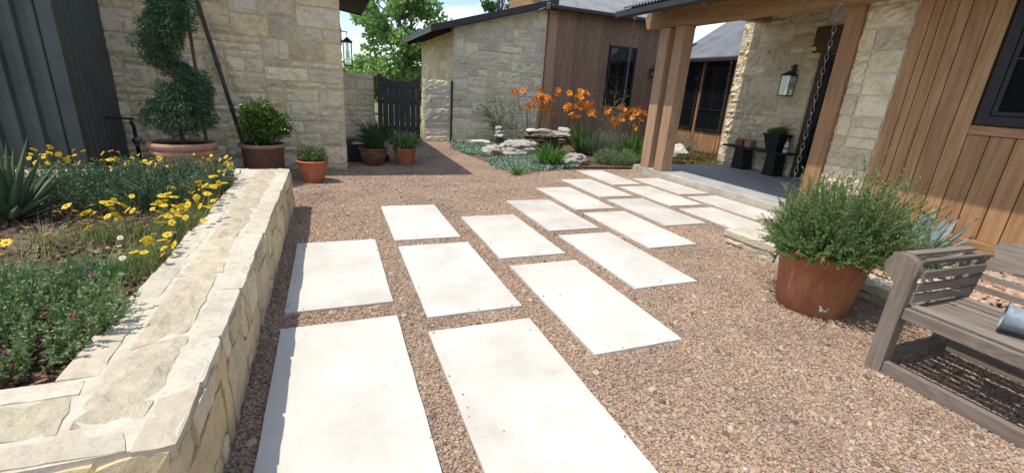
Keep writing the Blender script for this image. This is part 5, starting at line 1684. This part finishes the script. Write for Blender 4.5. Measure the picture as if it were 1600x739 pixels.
# ================================================================== ROCKS
def rock(mb, c, r, rg, n=3, flat=0.0, seed=None, layers=0.0):
    bm = bmesh.new()
    bmesh.ops.create_icosphere(bm, subdivisions=n, radius=1.0)
    from mathutils import noise as mn
    s = Vector(rg.uniform(-50, 50, 3))
    for v in bm.verts:
        d = v.co.copy()
        f = 1+0.30*mn.noise(d*1.4+s)+0.16*mn.noise(d*3.5+s)+0.07*mn.noise(d*8+s)
        f = max(0.5, f)
        v.co = d*f
        v.co.z = max(v.co.z, -0.75)
        v.co.z = min(v.co.z, 0.8+0.15*mn.noise(d*4+s))
        if layers:
            q = v.co.z*layers
            v.co.z = (math.floor(q)+min(1, (q-math.floor(q))*2.2))/layers
            v.co.x *= 1+0.07*math.sin(math.floor(q)*5.1)
            v.co.y *= 1+0.07*math.sin(math.floor(q)*3.3+1)
    bm.verts.index_update()
    V = np.array([v.co[:] for v in bm.verts])*np.array(r)
    F = [[v.index for v in f.verts] for f in bm.faces]
    bm.free()
    V[:, 2] -= V[:, 2].min()
    mb.add(V+np.array(c), F)
    return mb
rg = np.random.default_rng(17)
def rock_thing(label, c, r, mat, layers=0.0, n=3, rot=0.0):
    m_ = rock(MB(), (0, 0, 0), r, rg, n, layers=layers)
    me = m_.mesh('rock', (0, 0, 0), False)
    sharp_by_angle(me, 40)
    o = solo('rock', me, mat, label, 'rock', c)
    o.rotation_euler = (0, 0, rot)
    return o
rock_thing('long flat weathered boulder lying in front of the stacked stone fountain', (4.40, 10.55, -0.02), (0.62, 0.34, 0.25), 'rock', 5.0, 4, 0.15)
rock_thing('small brown boulder under the left end of the long flat boulder', (3.72, 10.60, -0.02), (0.26, 0.22, 0.16), 'rock', 3.0, 3)
rock_thing('pale low boulder at the foot of the grey stone wall, left of the cairn', (3.98, 12.6, -0.02), (0.36, 0.24, 0.10), 'rock_pale', 0, 3)
rock_thing('grey flat boulder right of the strap leaved clump, by the farthest slab', (5.32, 9.25, -0.02), (0.34, 0.26, 0.17), 'rock', 5.0, 4, 0.6)
rock_thing('pale cracked boulder behind the porch posts', (8.45, 9.55, 0.0), (0.42, 0.32, 0.30), 'rock_pale', 3.0, 3, 0.4)
rock_thing('small pale rock by the low stone wall under the grey stone building', (4.75, 11.3, -0.02), (0.14, 0.12, 0.10), 'rock_pale', 0, 2)
# cairn
ca = thing('stone_cairn', 'little tower of brown and white stones before the grey wall', 'cairn', (4.50, 12.4, 0))
z = -0.02
for i, (rx, rz, mt) in enumerate(((0.17, 0.12, 'rock'), (0.15, 0.10, 'rock_dark'), (0.16, 0.11, 'rock_pale'), (0.13, 0.10, 'rock'), (0.10, 0.09, 'rock_pale'))):
    m_ = rock(MB(), (4.50+rg.normal(0, 0.015), 12.4+rg.normal(0, 0.015), z), (rx, rx*0.85, rz*0.72), rg, 2)
    part('stone', m_, mt, ca, sharp=40)
    z += rz*1.12
# stacked fountain
fo = thing('stacked_stone_fountain', 'dark stacked ledge stone fountain with mossy top and pale cap stones', 'fountain', (5.27, 10.9, 0))
z = -0.02
for i, (cx, w_, h_, mt) in enumerate(((5.22, 0.52, 0.20, 'rock_dark'), (5.24, 0.54, 0.17, 'rock_dark'))):
    m_ = MB()
    pts = []
    k = 18
    for j in range(k):
        a = 2*math.pi*j/k
        pts.append((cx+w_*math.copysign(abs(math.cos(a))**0.6, math.cos(a))*rg.uniform(0.92, 1.06), 10.9+w_*0.62*math.copysign(abs(math.sin(a))**0.6, math.sin(a))*rg.uniform(0.9, 1.06)))
    me = stone_mesh(pts, ((0, 0, z), (1, 0, 0), (0, 1, 0), (0, 0, 1)), h_, rg, 0.02, 0.05, off=root_loc(fo), back=0.0, seglen=0.15, rough=0.10, inset=0.03)
    me.materials.append(MAT[mt])
    o = bpy.data.objects.new('ledge_stone', me)
    C.objects.link(o)
    o.parent = fo
    z += h_*1.0
for (dx, dy, dz, rx, ry, rz, mt) in ((-0.28, -0.08, 0.0, 0.36, 0.36, 0.085, 'rock_dark'), (0.34, -0.06, 0.0, 0.34, 0.36, 0.10, 'rock_dark'), (0.0, 0.12, 0.01, 0.30, 0.30, 0.10, 'rock_dark'),
                                    (-0.30, -0.12, 0.13, 0.34, 0.32, 0.075, 'rock_dark'), (0.36, -0.10, 0.15, 0.33, 0.30, 0.085, 'rock'), (0.02, -0.16, 0.12, 0.28, 0.26, 0.07, 'rock_dark'),
                                    (-0.42, -0.16, 0.25, 0.17, 0.16, 0.06, 'rock_pale'), (0.50, -0.14, 0.28, 0.18, 0.15, 0.075, 'rock_pale'), (0.0, 0.02, 0.24, 0.2, 0.16, 0.06, 'rock')):
    part('ledge_stone', rock(MB(), (5.26+dx, 10.9+dy, z+dz-0.03), (rx, ry, rz), rg, 3, layers=3.0), mt, fo, sharp=40)
z += 0.25
m_ = MB()
n = 900
n = 350
P = np.stack([5.24+rg.uniform(-0.22, 0.22, n), 10.74+rg.uniform(-0.12, 0.12, n), np.full(n, z-0.02)], 1)
leaves(m_, P, rand_dirs(n, rg, 0.8), 0.03, 0.012, rg)
part('moss', m_, 'cover_red', fo)

# rusty edging
def edging(label, pts, h=0.09):
    m_ = MB()
    for (p, q) in zip(pts[:-1], pts[1:]):
        p, q = np.array(p), np.array(q)
        d = unit(q-p)
        s = np.array([-d[1], d[0]])*0.006
        V = []
        for zz in (-0.02, h):
            V += [(*(p-s), zz), (*(q-s), zz), (*(q+s), zz), (*(p+s), zz)]
        m_.add(V, [(3, 2, 1, 0), (4, 5, 6, 7), (0, 1, 5, 4), (1, 2, 6, 5), (2, 3, 7, 6), (3, 0, 4, 7)])
    c = (pts[0][0], pts[0][1], 0)
    return solo('steel_edging', m_, 'rust', label, 'edging', c)
edging('rusty steel edging strip between the last slab and the porch corner', [(4.95, 8.62), (5.7, 8.60), (6.40, 8.52)], 0.055)
edging('short rusty steel plate beside the long flat boulder', [(3.62, 10.35), (3.72, 9.75)], 0.16)

# ================================================================== ROCK GARDEN PLANTS
rg = np.random.default_rng(88)
def in_poly(x, y, poly):
    c = np.zeros(len(x), bool)
    j = len(poly)-1
    for i in range(len(poly)):
        xi, yi = poly[i]
        xj, yj = poly[j]
        hit = ((yi > y) != (yj > y)) & (x < (xj-xi)*(y-yi)/(yj-yi+1e-12)+xi)
        c ^= hit
        j = i
    return c
# silvery ground cover: two patches
def cover(label, poly, n, z, L, W, mat, rg, name='ground_cover'):
    poly = np.array(poly)
    x = rg.uniform(poly[:, 0].min(), poly[:, 0].max(), n*3)
    y = rg.uniform(poly[:, 1].min(), poly[:, 1].max(), n*3)
    ok = in_poly(x, y, poly)
    # ragged edge
    x, y = (x[ok]+rg.normal(0, 0.06, ok.sum()))[:n], (y[ok]+rg.normal(0, 0.06, ok.sum()))[:n]
    zz = z+0.045*(np.sin(x*7)+np.sin(y*6+1)+2)/4+rg.uniform(0, 0.05, len(x))
    m_ = MB()
    leaves(m_, np.stack([x, y, zz], 1), rand_dirs(len(x), rg, 0.6), rg.uniform(L*0.7, L*1.3, len(x)), W, rg, 0.1)
    o = part(name, m_, mat, None)
    return tag(o, label, 'ground cover', kind='stuff')
cover('silvery teal ground cover along the grey stone wall', [(3.30, 12.9), (2.95, 11.6), (3.05, 10.6), (3.5, 10.2), (4.0, 10.9), (5.0, 11.4), (5.0, 12.9)], 9000, 0.0, 0.055, 0.042, 'cover_teal', rg)
cover('silvery teal ground cover in front of the long flat boulder', [(3.25, 9.5), (3.2, 8.6), (3.6, 8.2), (4.3, 8.45), (5.1, 8.75), (5.3, 9.6), (5.0, 10.4), (3.9, 10.2)], 8500, 0.0, 0.055, 0.042, 'cover_teal', rg)
m_ = MB()
m_.add([(3.25, 13.0, 0.006), (3.0, 11.0, 0.006), (3.3, 8.7, 0.006), (5.0, 8.6, 0.006), (6.45, 8.55, 0.006), (11.0, 8.6, 0.006), (11.0, 13.1, 0.006)], [(0, 1, 2, 3, 4, 5, 6)])
o = part('rock_garden_bed', m_, 'soil_bed', None)
tag(o, 'bare brown soil of the rock garden bed', 'bed', kind='structure')

def lily_flower_mesh():
    m_ = MB()
    for i in range(6):
        a = i*math.pi/3
        d = np.array([math.cos(a), math.sin(a), 0])
        s = np.array([-math.sin(a), math.cos(a), 0])
        V = []
        for (t, h, wv) in ((0.006, 0.0, 0.006), (0.03, 0.032, 0.02), (0.062, 0.045, 0.022), (0.09, 0.030, 0.002)):
            V += [d*t-s*wv+np.array([0, 0, h+0.004]), d*t+np.array([0, 0, h]), d*t+s*wv+np.array([0, 0, h+0.004])]
        F = []
        for k in range(3):
            F += [(k*3, k*3+1, k*3+4, k*3+3), (k*3+1, k*3+2, k*3+5, k*3+4)]
        m_.add(V, F)
    me = m_.mesh('flower', (0, 0, 0), False)
    me.materials.append(MAT['orange'])
    return me
LILY = lily_flower_mesh()
def daylily(label, c, n_leaf, Lr, scapes, rg, group=None):
    """scapes: list of flower-cluster points (x,y,z)"""
    t = strap_plant('daylily', label, c, n_leaf, Lr, 0.034, 'lily_leaf', rg, (42, 86), (0.15, 0.5), 0.12, cat='flower', fold=0.25, segs=7)
    st = MB()
    for q in scapes:
        q = np.array(q)
        b0 = np.array(c)+np.array([rg.uniform(-0.08, 0.08), rg.uniform(-0.08, 0.08), 0])
        mid_ = (b0+q)/2+rg.normal(0, 0.03, 3)
        st.tube([b0, mid_, q], [0.009, 0.008, 0.006], 5)
        for k in range(rg.integers(1, 4)):
            p = q+rg.normal(0, 1, 3)*np.array([0.07, 0.07, 0.05])
            st.tube([q-np.array([0, 0, 0.03]), p], [0.003, 0.0022], 4)
            o = bpy.data.objects.new('flower', LILY)
            C.objects.link(o)
            o.parent = t
            o.location = Vector(p)-Vector(c)
            # blooms nod toward the light and outward
            o.rotation_euler = (rg.uniform(0.3, 1.3), rg.uniform(-0.5, 0.5), rg.uniform(0, 6.28))
            sc = rg.uniform(0.95, 1.35)
            o.scale = (sc, sc, sc)
        for k in range(2):                       # closed buds
            p = q+rg.normal(0, 1, 3)*np.array([0.05, 0.05, 0.03])+np.array([0, 0, 0.03])
            st.tube([p, p+np.array([rg.normal(0, 0.02), rg.normal(0, 0.02), 0.05])], [0.004, 0.008], 5)
    part('flower_stems', st, 'stem', t)
    return t
def cluster(c, spread, n, rg):
    return [np.array(c)+rg.normal(0, 1, 3)*np.array(spread) for _ in range(n)]
rgl = np.random.default_rng(14)
daylily('orange daylilies rising behind the stacked stone fountain', (5.25, 11.75, 0.0), 70, (0.6, 0.9), cluster((5.32, 11.35, 1.33), (0.26, 0.12, 0.16), 17, rgl)+[(5.72, 11.2, 0.92)], rgl)
daylily('orange daylilies over a thick strappy clump right of the fountain', (6.45, 10.85, 0.0), 220, (0.85, 1.3), cluster((6.25, 10.85, 1.33), (0.22, 0.14, 0.16), 16, rgl)+[(5.95, 10.6, 0.98)], rgl)
daylily('orange daylilies beside the porch posts in front of the window', (7.25, 9.75, 0.0), 260, (0.75, 1.15), cluster((6.95, 9.8, 1.12), (0.24, 0.14, 0.11), 11, rgl), rgl)
strap_plant('daylily_clump', 'bright green strappy clump without flowers in front of the stacked fountain', (4.50, 8.92, 0.0), 170, (0.6, 1.0), 0.034, 'lily_leaf', np.random.default_rng(15), (42, 88), (0.2, 0.6), 0.14, cat='plant', segs=7)
strap_plant('strappy_tuft', 'small green strappy tuft at the gravel edge of the rock garden', (3.36, 8.10, 0.0), 46, (0.3, 0.48), 0.024, 'lily_leaf', np.random.default_rng(16), (18, 75), (0.15, 0.5), 0.05, cat='plant')
def sprig_plant(name, label, c, R, n, H, leafL, leafW, mat, rg, k=40, lean=0.35, top=None, topmat=None, cat='shrub', sm='stem', jitter=0.006, tspread=0.7, t0=0.15):
    """many upright leafy stems rising from an elliptical patch R=(rx,ry)"""
    t = thing(name, label, cat, c)
    a = rg.uniform(0, 2*np.pi, n)
    rr = np.sqrt(rg.uniform(0, 1, n))
    P = np.array(c)+np.stack([R[0]*rr*np.cos(a), R[1]*rr*np.sin(a), np.zeros(n)], 1)
    D = unit(np.stack([np.cos(a)*rr*lean, np.sin(a)*rr*lean, np.ones(n)], 1)+rg.normal(0, 0.12, (n, 3)))
    L = rg.uniform(H[0], H[1], n)*(1-0.28*rr**2)
    X = stems_curve(P, D, L, rg.uniform(0, 0.15, n), 6)
    X[:, 1:] += np.cumsum(rg.normal(0, jitter, X[:, 1:].shape), axis=1)
    m_ = MB()
    thin_stems(m_, X, 0.003, 0.0012)
    part('stems', m_, sm, t, kind='stuff')
    m_ = MB()
    Pp, T = along(X, k, rg, t0, 1.0)
    Dn = unit(T*0.6+rand_dirs(len(Pp), rg)*tspread)
    leaves(m_, Pp, Dn, leafL*rg.uniform(0.7, 1.2, len(Pp)), leafW*rg.uniform(0.8, 1.2, len(Pp)), rg, 0.2)
    part('foliage', m_, mat, t)
    if top:
        m_ = MB()
        sel = rg.random(n) < top
        Pp, T = along(X[sel], 22, rg, 0.82, 1.0)
        leaves(m_, Pp, unit(T+rand_dirs(len(Pp), rg)*0.8), 0.014, 0.007, rg)
        part('blooms', m_, topmat, t, kind='stuff')
    return t
sprig_plant('lavender_bush', 'grey green lavender bush with pale flower spikes under the window', (6.95, 10.5, 0.0), (0.5, 0.4), 360, (0.55, 0.9), 0.04, 0.009, 'lavender', np.random.default_rng(18), 34, 0.5, 0.5, 'lavender_bloom')
sprig_plant('low_shrub', 'low grey green mound at the porch corner in front of the daylilies', (6.55, 9.30, 0.0), (0.48, 0.34), 380, (0.3, 0.5), 0.028, 0.013, 'salvia', np.random.default_rng(19), 26, 0.8)
sprig_plant('low_shrub', 'dry brown low tuft beside the grey flat boulder', (5.95, 9.45, 0.0), (0.22, 0.16), 120, (0.10, 0.2), 0.02, 0.006, 'straw', np.random.default_rng(20), 18, 0.9)
def airy(name, label, c, n, H, spread, mat, rg, k=60, leafL=0.05, leafW=0.006, lean=(0, 0)):
    t = thing(name, label, 'plant', c)
    P = np.array(c)+np.stack([rg.normal(0, 0.04, n), rg.normal(0, 0.04, n), np.zeros(n)], 1)
    D = unit(np.stack([rg.normal(lean[0], spread, n), rg.normal(lean[1], spread*0.6, n), np.ones(n)], 1))
    X = stems_curve(P, D, rg.uniform(H[0], H[1], n), rg.uniform(0, 0.2, n), 7)
    Q, T = along(X, 9, rg, 0.3, 1.0)
    X2 = stems_curve(Q, unit(T+rand_dirs(len(Q), rg)*0.9), rg.uniform(0.1, 0.32, len(Q)), rg.uniform(0, 0.3, len(Q)), 5)
    m_ = MB()
    thin_stems(m_, X, 0.006, 0.002)
    thin_stems(m_, X2, 0.002, 0.001)
    part('stems', m_, 'stem', t, kind='stuff')
    m_ = MB()
    Q, T = along(X2, k//4, rg, 0.1, 1.0)
    leaves(m_, Q, unit(T+rand_dirs(len(Q), rg)*0.8), leafL*rg.uniform(0.6, 1.2, len(Q)), leafW, rg)
    part('foliage', m_, mat, t)
    return t
airy('feathery_plant', 'feathery green plant leaning left before the grey stone wall', (4.75, 12.5, 0.0), 12, (1.1, 1.5), 0.16, 'fennel', np.random.default_rng(22), 110, 0.06, 0.009, (-0.42, 0))
airy('feathery_plant', 'thin upright feathery plant behind the cairn', (5.0, 12.6, 0.0), 6, (0.9, 1.35), 0.10, 'fennel', np.random.default_rng(23), 60, 0.05, 0.006, (0.05, 0))
airy('wispy_shrub', 'wispy grey shrub in front of the dark window', (8.0, 11.9, 0.0), 10, (1.5, 2.3), 0.16, 'lavender', np.random.default_rng(24), 26, 0.05, 0.012, (-0.05, 0))
# behind the porch posts
sprig_plant('grey_grass', 'tall pale grey green shrub under the wing windows', (9.4, 10.6, 0.0), (0.55, 0.35), 190, (0.6, 0.95), 0.04, 0.007, 'lavender', np.random.default_rng(25), 30, 0.4)
strap_plant('daylily_clump', 'dark green strappy clump seen just right of the porch posts', (7.75, 9.25, 0.0), 170, (0.5, 0.8), 0.03, 'lily_leaf', np.random.default_rng(26), (30, 88), (0.15, 0.5), 0.16, cat='plant')
cover('green and red low ground cover along the far porch edge', [(7.9, 8.62), (9.95, 8.9), (9.95, 9.7), (7.9, 9.5)], 5200, 0.05, 0.06, 0.03, 'cover_red', rg)
sprig_plant('low_shrub', 'low green and reddish mound at the porch wall corner', (9.3, 9.35, 0.0), (0.5, 0.3), 220, (0.22, 0.42), 0.035, 0.014, 'cover_red', np.random.default_rng(27), 24, 0.7)

# ================================================================== PLANTER PLANTS
agave('yucca', 'green spiky yucca at the left edge of the planter', (-2.22, 4.25, 0.43), 36, 0.60, 0.055, 'yucca', False, np.random.default_rng(30), (14, 86), 0.02, cat='yucca')
strap_plant('feather_grass', 'small straw coloured tuft of feather grass right of the yucca', (-1.80, 3.66, 0.43), 420, (0.2, 0.36), 0.0035, 'straw', np.random.default_rng(31), (15, 88), (0.3, 1.1), 0.04, cat='grass', fold=0.0, segs=5)
rgp = np.random.default_rng(32)
sprig_plant('sage_shrub', 'dark green small leaved shrub in the middle of the planter', (-1.62, 4.72, 0.43), (0.52, 0.42), 460, (0.30, 0.46), 0.024, 0.011, 'salvia_dark', rgp, 46, 0.5)
sprig_plant('sage_shrub', 'dark green small leaved shrub at the far right of the planter behind yellow daisies', (-1.28, 5.15, 0.43), (0.26, 0.25), 190, (0.28, 0.42), 0.024, 0.011, 'salvia_dark', rgp, 42, 0.5)
sprig_plant('sage_shrub', 'low green shrub behind the yucca at the far planter wall', (-2.25, 5.15, 0.43), (0.42, 0.28), 260, (0.16, 0.30), 0.024, 0.011, 'salvia', rgp, 36, 0.5)
sprig_plant('cuphea_shrub', 'mid green leafy shrub with a few pink flowers at the near corner of the planter', (-1.42, 2.25, 0.43), (0.44, 0.36), 360, (0.22, 0.36), 0.022, 0.012, 'salvia', rgp, 46, 0.45, 0.05, 'pink', t0=0.05)
sprig_plant('cuphea_shrub', 'second leafy shrub with pink flowers, at the left picture edge of the planter', (-1.95, 2.35, 0.43), (0.36, 0.40), 260, (0.20, 0.33), 0.022, 0.012, 'salvia', rgp, 42, 0.45, 0.05, 'pink', t0=0.05)
for (x, y, lab, s) in ((-1.62, 2.92, 'dark green fine grass tuft left of centre among the planter daisies', 61), (-1.30, 2.98, 'dark green fine grass tuft right beside the near yellow daisies', 62)):
    strap_plant('fescue_tuft', lab, (x, y, 0.43), 520, (0.16, 0.30), 0.0045, 'fescue', np.random.default_rng(s), (30, 88), (0.2, 0.8), 0.11, cat='grass', fold=0.0, segs=4)

def daisy_mesh(white=False):
    m_ = MB()
    n = 11
    for i in range(n):
        a = 2*math.pi*i/n+random.uniform(-0.08, 0.08)
        d = np.array([math.cos(a), math.sin(a), 0])
        s = np.array([-math.sin(a), math.cos(a), 0])
        l = random.uniform(0.9, 1.1)
        V = [d*0.008-s*0.003, d*0.008+s*0.003, d*0.022*l+s*0.0085+np.array([0, 0, 0.002]), d*0.036*l+s*0.004-np.array([0, 0, 0.002]), d*0.036*l-s*0.004-np.array([0, 0, 0.002]), d*0.022*l-s*0.0085+np.array([0, 0, 0.002])]
        m_.add(V, [(0, 1, 2, 5), (5, 2, 3, 4)])
    me = m_.mesh('flower', (0, 0, 0))
    me.materials.append(MAT['daisy_white' if white else 'yellow'])
    # domed centre
    bm = bmesh.new()
    bm.from_mesh(me)
    r = bmesh.ops.create_icosphere(bm, subdivisions=1, radius=1.0, matrix=Matrix.Translation((0, 0, 0.002)) @ Matrix.Diagonal((0.012, 0.012, 0.007, 1)))
    vs = set(r['verts'])
    for f in bm.faces:
        if all(v in vs for v in f.verts):
            f.material_index = 1
    bm.to_mesh(me)
    bm.free()
    me.materials.append(MAT['yellow_centre'])
    return me
DAISY = [daisy_mesh() for _ in range(3)]
DAISYW = daisy_mesh(True)
def daisies(label, c, R, n, H, rg, foliage=260, lean=(0.0, 0.0), size=(0.45, 0.92), white=0.0, spread=0.28):
    t = thing('daisy_clump', label, 'flower', c, 'yellow daisy clumps in the planter')
    P = np.array(c)+np.stack([rg.normal(0, R[0]*0.5, n), rg.normal(0, R[1]*0.5, n), np.zeros(n)], 1)
    P[:, 0] = np.clip(P[:, 0], -3.6, XI-0.03)
    P[:, 1] = np.clip(P[:, 1], YNI+0.04, YFI-0.03)
    D = unit(np.stack([rg.normal(lean[0], spread, n), rg.normal(lean[1], spread, n), np.ones(n)], 1))
    X = stems_curve(P, D, rg.uniform(H[0], H[1], n), rg.uniform(0, 0.12, n), 6)
    X[:, 1:] += np.cumsum(rg.normal(0, 0.004, X[:, 1:].shape), axis=1)
    m_ = MB()
    thin_stems(m_, X, 0.0020, 0.0014)
    part('stems', m_, 'stem', t, kind='stuff')
    for i in range(n):
        wh = rg.random() < white
        o = bpy.data.objects.new('flower', DAISYW if wh else DAISY[i % 3])
        C.objects.link(o)
        o.parent = t
        o.location = Vector(X[i, -1])-Vector(c)
        o.rotation_euler = (rg.normal(0, 0.5), rg.normal(0, 0.5), rg.uniform(0, 6.28))
        sc = rg.uniform(*size)*(0.45 if rg.random() < 0.12 else 1.0)*(0.6 if wh else 1.0)
        o.scale = (sc, sc, sc)
    m_ = MB()
    k = foliage
    P = np.array(c)+np.stack([rg.normal(0, R[0]*0.55, k), rg.normal(0, R[1]*0.55, k), np.zeros(k)], 1)
    P[:, 0] = np.clip(P[:, 0], -3.6, XI-0.03)
    P[:, 1] = np.clip(P[:, 1], YNI+0.04, YFI-0.03)
    D = unit(np.stack([rg.normal(lean[0]*0.7, 0.45, k), rg.normal(0, 0.45, k), np.ones(k)], 1))
    blades(m_, P, D, rg.uniform(0.12, 0.27, k), 0.0042, rg.uniform(0.1, 0.6, k), rg, 4)
    part('foliage', m_, 'daisy_leaf', t)
    return t
rgd = np.random.default_rng(40)
daisies('yellow daisies over the far left planter wall behind the yucca', (-2.45, 5.35, 0.43), (0.42, 0.16), 40, (0.24, 0.42), rgd, 300)
daisies('yellow daisies along the far planter wall, left of its middle', (-1.85, 5.40, 0.43), (0.42, 0.14), 40, (0.22, 0.38), rgd, 300)
daisies('yellow daisies at the far right inside corner of the planter', (-1.18, 5.32, 0.43), (0.22, 0.22), 34, (0.20, 0.36), rgd, 260, (0.1, 0.0))
daisies('yellow daisies leaning over the long cap, far half', (-1.12, 4.45, 0.43), (0.16, 0.5), 40, (0.18, 0.30), rgd, 420, (0.38, 0.0))
daisies('dense yellow daisies leaning over the long cap, middle', (-1.14, 3.78, 0.43), (0.18, 0.34), 36, (0.18, 0.30), rgd, 480, (0.38, 0.0))
daisies('dense yellow daisies left of the long cap in front of the dark shrub', (-1.48, 3.72, 0.43), (0.24, 0.24), 28, (0.20, 0.32), rgd, 420)
daisies('yellow and white daisies leaning over the long cap, near end', (-1.12, 3.12, 0.43), (0.14, 0.28), 20, (0.14, 0.26), rgd, 420, (0.25, 0.0), white=0.3)
daisies('sparse faded daisies on thin stems in the middle of the planter mulch', (-1.72, 3.25, 0.43), (0.3, 0.35), 9, (0.14, 0.24), rgd, 140, white=0.25)

# ================================================================== TREES
def tree(name, label, base, H, crown, n_clump, per, leafL, mat, rg, trunk_r=0.16, squash=1.0):
    t = thing(name, label, 'tree', base)
    bx_, by_, bz_ = base
    tr = [(bx_+0.12*math.sin(z*0.9), by_+0.1*math.cos(z*0.7)-0.1, z) for z in np.linspace(0, H*0.85, 9)]
    m_ = MB().tube(tr, np.linspace(trunk_r, 0.03, 9), 9)
    part('trunk', m_, 'bark', t, smooth=True)
    cs = []
    lf, lm = MB(), MB()
    c0, r0 = np.array(crown[:3]), np.array(crown[3:])
    for i in range(n_clump):
        d = rand_dirs(1, rg)[0]
        k = rg.uniform(0.25, 1.0)**0.5
        taper = 1.0-0.25*max(0, d[2])
        cc = c0+d*k*r0*np.array([taper, taper, 1])
        cr = rg.uniform(0.35, 0.62)*r0[0]*0.42
        cs.append(cc)
        P, dd = ellipsoid_pts(cc, (cr*1.25, cr*1.25, cr*0.8*squash), per, rg, 0.25)
        DD = unit(dd*0.5+rand_dirs(per, rg, -0.15))
        leaves(lf, P, DD, leafL*rg.uniform(0.6, 1.25, per), leafL*0.72*rg.uniform(0.7, 1.2, per), rg, 0.18, 0.42)
        a0 = np.array(tr[min(8, 2+int(6*max(0, min(1, (cc[2]-1.0)/H))))])
        mdl = (a0+cc)/2+np.array([0, 0, -0.15])+rg.normal(0, 0.1, 3)
        lm.tube([a0, mdl, cc], [0.05, 0.03, 0.008], 5)
    part('limbs', lm, 'bark', t, smooth=True)
    part('crown', lf, mat, t)
    return t
tree('leafy_tree', 'tall bright green broad leaved tree standing behind the black gate', (2.95, 21.0, 0), 7.6, (2.95, 21.0, 4.1, 1.72, 1.6, 3.0), 92, 150, 0.185, 'tree_leaf', np.random.default_rng(50))
tree('leafy_tree', 'lower bushy tree left of the tall one, behind the corner lantern', (1.75, 24.0, 0), 3.0, (1.75, 24.0, 1.75, 1.0, 0.9, 1.15), 32, 120, 0.18, 'tree_leaf', np.random.default_rng(51), 0.1)
tree('leafy_tree', 'distant green tree peeking over the lean-to roof near the gable', (10.7, 30.0, 0), 9.0, (10.7, 30.0, 6.6, 1.15, 1.1, 2.4), 36, 120, 0.22, 'tree_leaf_far', np.random.default_rng(52))
for i, (x, y, lab) in enumerate(((-4.5, 34, 'dark far bush hidden mostly by the limestone building'), (6.2, 36, 'dark far bush behind the gate on the right'), (1.2, 38, 'dark far bush straight behind the gate'))):
    tree('far_bush', lab, (x, y, 0), 2.6, (x, y, 1.3, 3.4, 1.4, 1.3), 40, 120, 0.22, 'tree_leaf_far', np.random.default_rng(70+i), 0.08)

# ---- stray gravel kicked onto the slabs
rg = np.random.default_rng(123)
m_ = MB()
for (x0, x1, y0, y1, lab) in SL.values():
    n = int(rg.integers(5, 12))
    for k in range(n):
        ex = rg.choice([x0, x1]) if rg.random() < 0.5 else None
        x = ex+(rg.exponential(0.03) if ex == x0 else -rg.exponential(0.03)) if ex is not None else rg.uniform(x0+0.02, x1-0.02)
        y = rg.uniform(y0+0.02, y1-0.02) if ex is not None else (y0+rg.exponential(0.05) if rg.random() < 0.6 else y1-rg.exponential(0.05))
        x, y = min(max(x, x0+0.012), x1-0.012), min(max(y, y0+0.012), y1-0.012)
        pebbles(m_, 1, (x, x+1e-4, y, y+1e-4), 0.0245, 0.004, 0.008, rg)
o = part('stray_gravel', m_, 'pebble', None)
tag(o, 'stray gravel chips lying on the pale slabs', 'gravel', kind='stuff')
